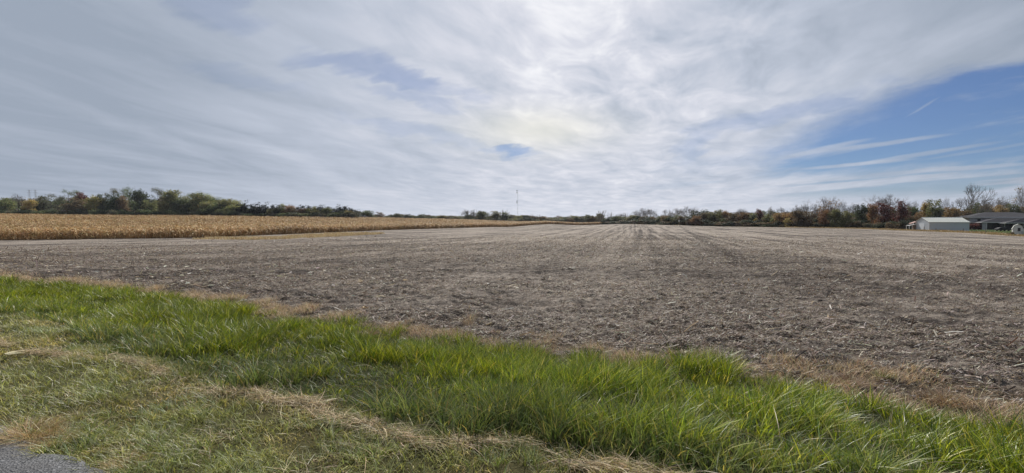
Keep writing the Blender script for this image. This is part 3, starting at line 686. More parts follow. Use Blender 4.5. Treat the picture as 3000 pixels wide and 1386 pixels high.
# ------------------------------------------------------------------ trees
M_leaf = mat_leaf('autumn foliage', .36, .6, .15, objcol=True, tgain=(1.25, 1.2, .8))
M_bark = mat_plain('bark', (.085, .07, .06), .9, .4, 4, .1, (1, 1, .3))
M_twig = mat_plain('pale grey bark', (.21, .185, .165), .9, .3, 4, .1, (1, 1, .3))
def crown_mesh(name, kind, seed):
    r = np.random.default_rng(seed); C = []; 
    if kind == 'broad':            # unit: height 10, radius 4
        lobes = [(0, 0, 6.6, 2.5)]+[(2.2*math.cos(a)*r.uniform(.6, 1.15), 2.2*math.sin(a)*r.uniform(.6, 1.15), r.uniform(1.4, 8.0), r.uniform(1.2, 2.0)) for a in r.uniform(0, 6.28, 14)]
        lobes += [(r.normal(0, .9), r.normal(0, .9), r.uniform(8, 9.3), r.uniform(.7, 1.1)) for _ in range(4)]; ncl, per, sp, ls = 340, 11, .40, .27
    elif kind == 'feather':        # open flat layered boughs high up
        lobes = [(r.uniform(-3.2, 3.2), r.uniform(-3.2, 3.2), z, r.uniform(.9, 1.7)) for z in np.linspace(3.0, 9.4, 20)]; ncl, per, sp, ls = 420, 7, .5, .17
    elif kind == 'pine':
        lobes = [(r.normal(0, .5), r.normal(0, .5), z, max(.22, 2.2*(1-(z-1)/9.0))*r.uniform(.75, 1.1)) for z in np.linspace(1.2, 9.6, 15)]; ncl, per, sp, ls = 260, 10, .30, .24
    elif kind == 'shrub':
        lobes = [(r.uniform(-2.8, 2.8), r.uniform(-2.8, 2.8), r.uniform(1, 7), r.uniform(1.6, 2.6)) for _ in range(8)]; ncl, per, sp, ls = 200, 10, .5, .36
    elif kind == 'sparse':
        lobes = [(2.6*math.cos(a), 2.6*math.sin(a), r.uniform(5, 8.8), .9) for a in r.uniform(0, 6.28, 7)]; ncl, per, sp, ls = 46, 6, .35, .2
    elif kind == 'spire':
        lobes = [(r.normal(0, .5), r.normal(0, .5), z, r.uniform(1.0, 1.7)*(1.1-abs(z-5)/9)) for z in np.linspace(.8, 9.2, 12)]; ncl, per, sp, ls = 210, 10, .4, .26
    lob = np.array(lobes); w = lob[:, 3]**2; L = lob[r.choice(len(lob), ncl, p=w/w.sum())]
    v = r.normal(0, 1, (ncl, 3)); v /= np.linalg.norm(v, axis=1)[:, None]
    flat = .45 if kind == 'feather' else .85
    cen = L[:, :3]+v*L[:, 3:4]*(r.random((ncl, 1))**.45)*[[1, 1, flat]]
    cen[:, 2] = np.maximum(cen[:, 2], .3)
    tone = r.uniform(.6, 1.4, (ncl, 1)); k = np.repeat(np.arange(ncl), per); n = len(k)
    p = cen[k]+r.normal(0, sp, (n, 3))*[[1.2, 1.2, .6 if kind == 'feather' else .85]]
    a = r.normal(0, 1, (n, 3)); a /= np.linalg.norm(a, axis=1)[:, None]; b = np.cross(a, r.normal(0, 1, (n, 3))); b /= np.linalg.norm(b, axis=1)[:, None]
    sz = r.uniform(.5, 1.2, (n, 1))*ls
    V = np.stack([p-a*sz, p+b*sz*.6, p+a*sz, p-b*sz*.6], 1)
    F4 = np.arange(n*4).reshape(-1, 4)
    col = (tone[k]*r.uniform(.75, 1.25, (n, 1)))*(1+r.normal(0, .08, (n, 3)))
    return mesh_np(name, V.reshape(-1, 3), F4, np.zeros((0, 3), int), {'col': np.repeat(np.clip(col, .1, 2), 4, 0)})
def limb_mesh(name, kind, seed):
    rr = random.Random(seed); V, Fc = [], []
    def grow(p, d, L, r, depth, up):
        n = 2 if depth > 1 else 1; q = p
        for i in range(n):
            d = (d+Vector((rr.gauss(0, .12), rr.gauss(0, .12), rr.gauss(0, .05)+up*.06))).normalized()
            e = q+d*L/n; tube(V, Fc, q, e, r*(1-.2*i), r*(1-.2*(i+1)), 5 if depth > 4 else 3); q = e
        if depth == 0: return
        k = (6 if depth == 6 else 3) if depth > 1 else 5
        a0 = rr.uniform(0, 6.28)
        s1 = d.orthogonal().normalized(); s2 = d.cross(s1)
        for j in range(k):
            an = a0+j*2*math.pi/k+rr.gauss(0, .35); side = s1*math.cos(an)+s2*math.sin(an)
            lead = 1.0
            if j == 0: sp = .15 if depth == 6 else .3; lead = 1.15
            else: sp = rr.uniform(.75, 1.5) if depth == 6 else rr.uniform(.35, .95)
            nd = (d+side*sp+Vector((0, 0, up*.12))).normalized()
            grow(q if j < 4 else p.lerp(q, rr.uniform(.5, .9)), nd, L*rr.uniform(.64, .88)*lead, r*(.6 if depth < 6 else (.8 if j == 0 else .5)), depth-1, up)
    if kind == 'bare':
        grow(Vector((0, 0, 0)), Vector((0, 0, 1)), 2.6, .27, 6, .4)
    elif kind == 'poplar':
        for i in range(8):
            a = rr.uniform(0, 6.28); b = Vector((math.cos(a)*.3, math.sin(a)*.3, 0)); top = Vector((math.cos(a)*rr.uniform(.8, 2.4), math.sin(a)*rr.uniform(.8, 2.4), rr.uniform(7.5, 10)))
            tube(V, Fc, b, top, .13, .04, 4)
            for j in range(26):
                t = rr.uniform(.25, 1); p = b.lerp(top, t); e = p+Vector((rr.gauss(0, .35), rr.gauss(0, .35), rr.uniform(.8, 1.6)))*(1.15-t*.5); tube(V, Fc, p, e, .03, .012, 3)
    else:
        tube(V, Fc, (0, 0, -.3), (0, 0, 5), .3, .17, 7); tube(V, Fc, (0, 0, 5), (.2, .1, 8.4), .17, .05, 5)
        for i in range(12):
            a = rr.uniform(0, 6.28); z = rr.uniform(1.8, 6.5); l = rr.uniform(1.6, 3.2)*(.6 if kind == 'pine' else 1)
            m_ = Vector((math.cos(a)*l*.5, math.sin(a)*l*.5, z+l*.35)); e = Vector((math.cos(a)*l, math.sin(a)*l, z+l*.8))
            tube(V, Fc, (0, 0, z), m_, .09, .06, 4); tube(V, Fc, m_, e, .06, .02, 4)
    if kind in ('bare', 'poplar'):      # normalise to height 10, radius about 4
        A = np.array(V); h = A[:, 2].max(); rx = np.percentile(np.hypot(A[:, 0], A[:, 1]), 97)
        A[:, 2] *= 10/h; A[:, :2] *= (4.2 if kind == 'bare' else 3.4)/rx; V = [tuple(v) for v in A]
    return pymesh(name, V, Fc)
CM = {k: [crown_mesh(k+'_crown', k, 100+i*7+len(k)) for i in range(c)] for k, c in (('broad', 6), ('feather', 4), ('pine', 4), ('shrub', 4), ('sparse', 3), ('spire', 4))}
LM = {k: [limb_mesh(k+'_limbs', k, 200+i*3) for i in range(c)] for k, c in (('bare', 7), ('poplar', 2), ('solid', 3), ('pine', 2))}
for k in LM:
    for m in LM[k]: m.materials.append(M_twig if k in ('bare', 'poplar') else M_bark)
for k in CM:
    for m in CM[k]: m.materials.append(M_leaf)
PALC = {k: tuple(c*.62+.38*(v[0]*.3+v[1]*.6+v[2]*.1) for c in v) for k, v in {'green': (.070,.095,.035), 'dark': (.030,.048,.024), 'pine': (.020,.036,.028), 'olive': (.105,.115,.036), 'yellow': (.26,.20,.035), 'ygreen': (.155,.155,.038), 'rust': (.175,.082,.032), 'red': (.10,.020,.024),
        'brown': (.105,.072,.042), 'orange': (.22,.125,.038), 'grey': (.075,.078,.055), 'tan': (.19,.14,.085)}.items()}
nm = {'broad': 'broadleaf_tree', 'feather': 'locust_tree', 'pine': 'pine_tree', 'bare': 'bare_tree', 'poplar': 'bare_poplar_tree', 'shrub': 'shrub', 'sparse': 'bare_tree', 'spire': 'young_tree'}
tcount = 0
def tree(px, top, w, Yd, kind, colr, label, group=None):
    global tcount
    X = PX(px, Yd); z = gz(X, Yd); ztop = EYE+(HOR-top)/F*Yd; H = max(1.0, ztop-z); rad_ = w/F*Yd/2*({'broad': 1.5, 'shrub': 1.5, 'bare': 1.75, 'sparse': 1.6, 'pine': 1.7, 'spire': 1.35}.get(kind, 1.2))*math.cos(math.atan2(abs(X), Yd))
    o = empty(nm[kind], (X, Yd, z-.05), rng.uniform(0, 6.28)); base = {'bare': 4.2, 'poplar': 3.4, 'pine': 2.9, 'spire': 2.3}.get(kind, 4.0)
    if kind == 'sparse': base = 4.2
    o.scale = (rad_/base, rad_/base, H/10)
    if kind in ('bare', 'sparse'): tr = link('branches', LM['bare'][tcount % 7], None, o)
    elif kind == 'poplar': tr = link('branches', LM['poplar'][tcount % 2], None, o)
    elif kind == 'pine': tr = link('trunk', LM['pine'][tcount % 2], None, o)
    elif kind != 'shrub': tr = link('trunk', LM['solid'][tcount % 3], None, o)
    if kind not in ('bare', 'poplar'):
        ms = CM[kind]; c = link('crown', ms[tcount % len(ms)], None, o)
        b = PALC[colr]; j = rng.uniform(.85, 1.18)*(.6 if kind == 'pine' else (2.1 if px < 850 else 1.5)); c.color = (b[0]*j*rng.uniform(.93, 1.08), b[1]*j, b[2]*j, 1)
    tag(o, label, 'shrub' if kind == 'shrub' else 'tree', group); tcount += 1
    return o
WL = 'trees of the wood beyond the corn'
T = tree
# --- left wood, front row with its own looks
T(18, 575, 62, 300, 'broad', 'olive', 'olive tree at the left end of the wood, cut by the photo edge', WL)
T(50, 565, 45, 312, 'sparse', 'brown', 'thin brownish half bare crown poking above the left end of the wood', WL)
T(88, 583, 36, 297, 'broad', 'yellow', 'bright yellow tree standing in front of the wood near its left end', WL)
T(130, 573, 60, 308, 'broad', 'grey', 'grey green tree just right of the bright yellow tree', WL)
T(172, 570, 50, 310, 'feather', 'grey', 'dull grey green tree with thin top, two right of the yellow tree', WL)
T(205, 556, 56, 312, 'feather', 'green', 'tall open crowned tree left of the rust red treetop', WL)
T(241, 557, 40, 310, 'broad', 'red', 'rust red treetop rising from the left wood', WL)
T(228, 580, 62, 298, 'broad', 'brown', 'brownish olive tree in front of the rust red treetop', WL)
T(276, 572, 44, 301, 'broad', 'ygreen', 'yellow green tree right of the rust red treetop', WL)
T(303, 567, 36, 303, 'broad', 'dark', 'dark green tree between the yellow green tree and the tall feathery trees', WL)
T(335, 572, 34, 302, 'broad', 'dark', 'dark tree left of the reddish crown in the wood', WL)
T(350, 553, 52, 316, 'feather', 'grey', 'tallest feathery treetop in the left wood, left of two', WL)
T(362, 568, 34, 304, 'broad', 'brown', 'dark reddish brown crown inside the tall part of the left wood', WL)
T(383, 550, 46, 316, 'feather', 'green', 'tall feathery treetop in the left wood, right of two', WL)
T(414, 555, 48, 304, 'broad', 'dark', 'large dark green tree at the highest part of the left wood', WL)
T(440, 585, 44, 299, 'broad', 'olive', 'low olive brown tree right of the large dark green tree', WL)
T(466, 552, 44, 312, 'feather', 'grey', 'lone feathery crown standing above the gap in the left wood', WL)
for i, (px, tp) in enumerate(((505,556),(530,560),(558,564),(585,563),(612,566),(637,576),(664,582),(690,586))):
    T(px, tp, 48, 302+(i*5) % 14, 'feather' if i % 3 else 'broad', ('olive', 'ygreen', 'green')[i % 3], 'olive locust tree in the sloping part of the wood', 'olive locust trees in the left wood')
for i, (px, tp) in enumerate(((490,575),(520,580),(548,583),(577,585),(605,590),(630,596),(655,598),(682,600),(705,598))):
    T(px, tp, 44, 297+(i*3) % 5, 'broad', ('olive', 'green', 'dark', 'ygreen')[i % 4], 'lower green tree under the sloping locusts in the left wood', 'lower trees under the locusts')
for i, (px, tp) in enumerate(((708,590),(720,584),(736,590),(750,592),(763,588),(780,590),(799,592),(812,595))):
    T(px, tp, 28, 295+(i*7) % 4, 'pine', 'pine', 'dark blue green pine in the clump left of the rust tree', 'pines left of the rust tree')
T(797, 606, 24, 296, 'broad', 'olive', 'small olive tree in front of the first pine clump', WL)
T(826, 597, 26, 300, 'broad', 'ygreen', 'yellowish tree touching the right end of the first pine clump', WL)
T(845, 600, 36, 302, 'broad', 'rust', 'rust coloured tree between the two pine clumps', WL)
T(862, 606, 30, 300, 'broad', 'brown', 'purplish brown tree between the rust tree and the second pine clump', WL)
for i, (px, tp) in enumerate(((880,598),(893,604),(906,596),(920,598),(934,598),(946,600),(958,600),(972,601),(985,603),(998,598),(1010,598),(1024,602),(1031,608))):
    T(px, tp-1, 25, 300+(i*5) % 4, 'pine', 'pine', 'dark blue green pine in the clump right of the rust tree', 'pines right of the rust tree')
T(888, 610, 22, 298, 'broad', 'rust', 'small reddish tree in front of the left end of the second pine clump', WL)
T(903, 607, 20, 299, 'broad', 'ygreen', 'small yellow green tree right beside the small reddish one', WL)
T(925, 605, 26, 298, 'broad', 'ygreen', 'yellow green tree in front of the middle of the second pine clump', WL)
T(955, 607, 26, 298, 'broad', 'olive', 'rounded olive yellow tree in front of the second pine clump', WL)
T(1003, 616, 20, 298, 'broad', 'olive', 'small olive tree low in front of the second pine clump', WL)
T(1024, 616, 24, 297, 'broad', 'yellow', 'yellow tree at the foot of the right end of the pines', WL)
T(1046, 618, 20, 300, 'broad', 'grey', 'small grey shrubby tree filling the gap after the pines', WL)
T(1076, 614, 42, 330, 'broad', 'green', 'round green tree standing alone right of the pines', WL)
# back rows closing the wood
for i in range(46):
    px = -40+i*24; tp = 578+(i*37 % 11)+ (0 if px < 700 else 14+max(0, px-900)*.05)
    if px > 1040: break
    T(px, tp+(6 if px > 690 else 0), 40 if px > 690 else 52, 325+(i*13) % 22, 'pine' if px > 690 else 'broad', ('dark', 'green', 'brown', 'dark')[i % 4] if px < 690 else 'pine', 'dark tree standing deeper inside the left wood', 'trees deep in the left wood')
for i in range(56):
    px = -30+i*19.2
    if px > 1042: break
    T(px, 607+(i*29 % 9)+(0 if px < 700 else 8), 32, 292+(i*7) % 4, 'shrub', ('green', 'green', 'dark', 'grey')[i % 4], 'dark shrub at the foot of the left wood behind the corn', 'shrubs at the foot of the left wood')
# --- small distant trees behind the middle of the corn
L2 = 'small distant trees behind the corn'
T(1112, 621, 24, 430, 'broad', 'brown', 'small brown tree right of the lone round green tree', L2)
dd = [(1093,630,'grey'),(1135,629,'olive'),(1150,625,'dark'),(1166,622,'green'),(1180,622,'brown'),(1194,624,'dark'),(1208,627,'olive'),(1222,629,'dark'),(1237,624,'green'),(1252,626,'brown'),(1266,628,'olive'),(1280,629,'grey'),(1292,627,'ygreen'),(1306,628,'brown'),(1320,630,'dark'),(1334,631,'olive'),(1348,632,'green'),(1358,633,'dark')]
for i, (px, tp, c) in enumerate(dd):
    T(px, tp+3, 24, 430+(i*17) % 40, 'broad', c, 'small distant tree in the low row behind the corn', L2)
# --- centre line
L3 = 'trees behind the far end of the corn'
T(1375, 613, 32, 405, 'sparse', 'dark', 'half bare dark tree at the left end of the centre tree line', L3)
T(1378, 630, 30, 402, 'broad', 'dark', 'low dark tree under the half bare tree at the left of the centre line', L3)
T(1393, 612, 16, 410, 'poplar', 'grey', 'thin bare tree just right of the half bare dark tree', L3)
T(1414, 618, 34, 400, 'broad', 'green', 'spiky green tree, largest of the group left of the mast', L3)
T(1450, 619, 34, 400, 'spire', 'olive', 'olive green tree between the spiky green tree and the mast', L3)
T(1478, 612, 24, 412, 'poplar', 'grey', 'bare twigged tree left of the mast', L3)
T(1480, 622, 28, 402, 'spire', 'green', 'green tree under bare twigs left of the mast', L3)
T(1500, 629, 24, 400, 'broad', 'grey', 'bluish grey low tree right at the left of the mast foot', L3)
T(1520, 631, 24, 398, 'broad', 'ygreen', 'light green low tree covering the foot of the mast', L3)
T(1541, 630, 24, 402, 'broad', 'dark', 'dark low tree right of the mast foot', L3)
T(1562, 632, 20, 405, 'broad', 'green', 'small green tree two right of the mast foot', L3)
T(1558, 624, 8, 410, 'poplar', 'grey', 'single thin bare sapling right of the mast', L3)
T(1561, 632, 22, 402, 'broad', 'brown', 'small brown tree behind the bare sapling', L3)
T(1577, 626, 12, 410, 'poplar', 'grey', 'faint bare sapling between two small dark trees right of the mast', L3)
T(1590, 631, 20, 400, 'pine', 'dark', 'little dark evergreen right of the mast', L3)
T(1591, 634, 22, 402, 'broad', 'orange', 'small orange tree beside the little dark evergreen', L3)
for i in range(15):
    px = 1604+i*11
    T(px, 640-i*.9+(i*23 % 7)-3, 22, 400+(i*11) % 16, 'spire' if i % 2 else 'broad', ('brown', 'ygreen', 'olive', 'grey', 'ygreen', 'green')[i % 6], 'low yellow green tree in the line behind the corn tip', 'even line of low trees behind the corn tip')
for i in range(9):
    T(1400+i*26, 634+(i % 3)*2, 30, 395, 'shrub', ('dark', 'olive', 'grey')[i % 3], 'low shrub at the foot of the centre trees', 'shrubs under the centre trees')
T(1755, 615, 34, 392, 'poplar', 'grey', 'fan shaped bare poplar group with many upright stems', L3)
T(1787, 619, 18, 392, 'poplar', 'grey', 'smaller bare poplar right of the fan shaped one', L3)
T(1817, 622, 26, 390, 'bare', 'grey', 'faint bare tree two right of the fan shaped poplars', L3)
T(1838, 622, 16, 390, 'poplar', 'grey', 'faint slim bare tree three right of the fan shaped poplars', L3)
for i in range(32):
    T(1374+i*12.4, 630+(i*19 % 7)+(2 if i > 14 else -2), 26, 425+(i*7 % 15), 'broad', ('olive', 'brown', 'dark', 'ygreen', 'grey')[i % 5], 'low tree standing deeper in the centre tree line', 'trees deep in the centre line')
for i in range(24):
    T(1086+i*12, 631+(i*13 % 5)*.8, 24, 485+(i*7 % 20), 'broad', ('dark', 'olive', 'brown')[i % 3], 'tiny far tree behind the low row beyond the corn', 'farthest trees beyond the corn')
# --- right tree line
fy = lambda px: float(np.interp(px, [1765,1820,2000,2100,2300,2500,2680], [352,305,256,236,201,176,160]))
L4 = 'trees of the right hand tree line'
T(1866, 614, 28, 330, 'bare', 'grey', 'small bare tree left of the first big bare pair in the right line', L4)
T(1884, 607, 34, 328, 'bare', 'grey', 'bare tree, left one of the first big pair in the right line', L4)
T(1904, 609, 36, 326, 'bare', 'grey', 'bare tree, right one of the first big pair in the right line', L4)
T(1950, 612, 34, 320, 'bare', 'grey', 'bare tree left of the half leafy one in the right line', L4)
T(1976, 606, 40, 318, 'sparse', 'brown', 'bare tree with some leaves left in its middle, in the middle of the right line', L4)
T(2018, 603, 46, 315, 'bare', 'grey', 'rounded bare tree standing alone above the right tree line', L4)
bl = [(1778,638,'dark'),(1793,634,'dark'),(1806,632,'green'),(1822,634,'olive'),(1838,635,'olive'),(1853,630,'ygreen'),(1868,630,'dark'),(1886,632,'brown'),(1902,634,'dark'),(1918,634,'brown'),(1934,632,'olive'),(1950,631,'orange'),(1966,630,'dark'),(1984,630,'olive'),(2002,632,'brown'),(2020,632,'dark'),(2038,632,'rust')]
for i, (px, tp, c) in enumerate(bl):
    T(px, tp, 30, (345-i*6), 'broad', c, 'low green brown tree in the near-centre half of the right line', 'low trees in the first half of the right line')
for i, (px, tp, c, w, lb) in enumerate(((2062,622,'brown',40,'brownish round tree right of the rounded bare tree'),(2082,617,'olive',34,'olive tree second right of the rounded bare tree'),(2106,614,'ygreen',36,'spiky topped olive tree in the middle of the right line'),(2126,616,'orange',20,'thin orange topped tree beside the spiky olive tree'),
     (2118,638,'green',22,'small green tree low in front of the spiky olive tree'),(2146,624,'brown',34,'purplish brown tree after the spiky olive tree'),(2178,622,'rust',34,'rust orange tree below two faint bare crowns'),(2206,624,'olive',32,'olive yellow tree just left of the dark reddish spire'),(2224,611,'red',20,'dark reddish spire shaped treetop in the right line'),
     (2214,640,'yellow',14,'narrow bright yellow bush at the foot of the right line'),(2250,627,'olive',30,'olive green tree right of the dark reddish spire'),(2264,636,'ygreen',18,'light green small tree under faint bare crowns'),(2284,622,'orange',36,'orange tree left of the big orange brown group'),(2310,618,'orange',40,'orange brown tree, widest of its group before the large bare crowns'),(2307,638,'yellow',18,'amber low tree in front of the widest orange brown tree'),
     (2340,614,'brown',36,'brown tree left of the first tall bare crown'),(2368,617,'brown',36,'olive brown tree under the first tall bare crown'),(2412,614,'rust',34,'dark rust tree under the largest spreading bare crown'),(2445,612,'olive',34,'muted olive tree right below the largest spreading bare crown'),(2478,613,'olive',34,'olive tree two right of the dark rust one'))):
    Yd = 262-i*4.3; T(px, tp, w, Yd, 'spire' if 'spire' in lb or 'narrow' in lb else 'broad', c, lb, L4)
for px, tp, w, k, lb in ((2160,609,24,'bare','faint bare crown, left of two above the rust orange tree'),(2180,610,26,'bare','faint bare crown, right of two above the rust orange tree'),(2262,603,28,'bare','bare crown left of two above the orange trees'),(2288,603,34,'bare','bare crown right of two above the orange trees'),
     (2330,598,30,'bare','bare top left of the first tall bare crown'),(2366,580,44,'bare','first tall dark bare crown of the right line'),(2420,573,72,'sparse','largest spreading bare crown with a few orange leaves'),(2464,582,40,'bare','bare crown touching the right of the largest spreading one'),(2496,592,36,'bare','smaller bare crown ending the row of tall bare crowns')):
    T(px, tp, w, 215 if px > 2300 else 250, k, 'orange', lb, L4)
# near right group behind the buildings
T(2520, 598, 40, 190, 'broad', 'dark', 'dark brown green tree left of the red trees', L4)
T(2556, 596, 34, 190, 'broad', 'rust', 'rust tree left beside the first dark red tree', L4)
T(2604, 564, 84, 205, 'bare', 'grey', 'large bare crown rising behind the two dark red trees', L4)
T(2587, 591, 36, 183, 'spire', 'red', 'dark red tree, left of the two red trees', L4)
T(2638, 590, 38, 183, 'spire', 'red', 'dark red tree, right of the two red trees', L4)
T(2612, 606, 34, 190, 'broad', 'brown', 'brown tree between the two dark red trees', L4)
T(2657, 587, 28, 195, 'sparse', 'orange', 'half bare tree with orange tip leaves right of the red trees', L4)
T(2672, 604, 34, 188, 'broad', 'green', 'dark green tree left of the white barn roof', L4)
T(2680, 586, 26, 200, 'sparse', 'olive', 'thin olive treetop behind the left end of the barn', L4)
T(2693, 620, 28, 180, 'broad', 'orange', 'orange brown tree directly behind the left gable of the barn', L4)
T(2712, 589, 26, 195, 'broad', 'yellow', 'yellow leaved tree left of the dark olive one above the barn', L4)
T(2738, 582, 46, 190, 'broad', 'olive', 'tall dark olive tree with orange top above the barn', L4)
T(2762, 576, 22, 205, 'bare', 'grey', 'small bare top between the dark olive tree and the huge bare tree', L4)
T(2788, 606, 48, 180, 'broad', 'orange', 'orange brown tree above the middle of the barn roof', L4)
T(2822, 536, 104, 200, 'bare', 'grey', 'huge spreading bare tree, tallest at right, above the barn', L4)
T(2760, 615, 36, 186, 'broad', 'grey', 'grey green tree behind the barn roof ridge', L4)
T(2825, 614, 40, 182, 'broad', 'brown', 'brownish tree under the huge bare tree at the right end of the barn roof', L4)
T(2856, 592, 48, 205, 'broad', 'green', 'green tree right of the huge bare tree', L4)
T(2846, 612, 34, 195, 'broad', 'olive', 'olive tree behind the left corner of the house roof', L4)
T(2888, 598, 44, 205, 'broad', 'orange', 'orange tree above the house roof, left one', L4)
T(2925, 594, 44, 208, 'broad', 'orange', 'amber orange tree above the middle of the house roof', L4)
T(2962, 597, 50, 208, 'broad', 'olive', 'olive orange tree above the right part of the house roof', L4)
T(2998, 602, 40, 208, 'broad', 'brown', 'dull brown tree above the roof at the photo right edge', L4)
T(2915, 572, 44, 225, 'bare', 'grey', 'faint bare tree behind the house, left one', L4)
T(2955, 566, 56, 225, 'bare', 'grey', 'faint bare tree behind the house, right one', L4)
T(3000, 538, 70, 215, 'sparse', 'tan', 'tall tree with tan leaves at the right edge of the photo', L4)
for i in range(34):
    px = 2040+i*20
    T(px, 634-i*.45+(i*13 % 5), 40, fy(px)+22+(i*5 % 7), 'shrub', ('brown', 'dark', 'rust', 'brown')[i % 4], 'dense brown thicket shrub behind the first bushes of the right line', 'thicket shrubs in the right line')
for i in range(30):
    px = 2050+i*33
    T(px, 616-i*.5+(i*17 % 11), 60, 275-i*2.4, ('broad', 'sparse', 'broad')[i % 3], ('dark', 'brown', 'olive', 'brown')[i % 4], 'dark tree standing deeper in the right hand tree line', 'trees deep in the right line')
for i in range(60):
    px = 1775+i*15
    Yd = fy(px)+3+(i*7 % 4); hpx = 2.4+(i*31 % 10)*.22
    top = HOR-(hpx+gz(PX(px, Yd), Yd)-EYE)*F/Yd
    T(px, top, 30, Yd, 'shrub', ('dark', 'brown', 'dark', 'brown', 'pine')[i % 5], 'dark low shrub along the far right border of the bare field', 'shrubs along the right border of the field')
far_grass('dry_grass', 'tan dry grass fringe along the right border of the bare field', [(PX(3100,93),93),(PX(3000,101),101),(PX(2838,127),127),(PX(2680,147),147),(PX(2500,169),169),(PX(2300,194),194),(PX(2300,201),201),(PX(2500,178),178),(PX(2690,156),156),(PX(2850,139),139),(PX(3000,112),112),(PX(3100,103),103)],
          60000, .5, [(.42,.30,.15),(.34,.24,.12),(.24,.20,.09)], [4, 3, 2], .08, 111, .33)
far_grass('lawn_grass', 'green lawn between the barn, the house and the garden shed', [(PX(2845,142),142),(PX(3000,113),113),(PX(3100,104),104),(PX(3100,165),165),(PX(2845,165),165)],
          60000, .12, [(.07,.11,.025),(.09,.13,.035)], [1, 1], .07, 113, .1, 'lawn', M_grass)

# ------------------------------------------------------------------ buildings
M_metal = mat_plain('white painted metal siding', (.64, .69, .74), .5, .08, 2.5, .4, (1, 1, .2))
M_mroof = mat_plain('pale metal roofing', (.50, .52, .49), .45, .10, 3, .4, (.2, 1, 1))
M_sh = mat_plain('dark asphalt shingles', (.075, .075, .085), .9, .35, 6, .1)
M_white = mat_plain('white trim', (.72, .72, .72), .6, .06, 3)
M_stone = mat_plain('pale wall render', (.50, .50, .52), .85, .18, 3)
M_porch_shade = mat_plain('shade toned recessed wall', (.045, .045, .055), .8, .25, 3)  # shade under the porch roof put into the wall colour
M_wood = mat_plain('weathered wood', (.22, .17, .14), .85, .3, 8, .1, (1, 1, .2))
M_glass = mat_plain('window glass', (.03, .035, .045), .12, .1, 3, .6)
M_black = mat_plain('dark cover', (.02, .02, .025), .6, .2, 3)
M_steel = mat_plain('galvanised steel', (.22, .22, .23), .55, .1, 3, .4)
M_redp = mat_plain('faded red panel', (.45, .28, .25), .7, .15, 5)
AX = math.atan2(-.3, .954)
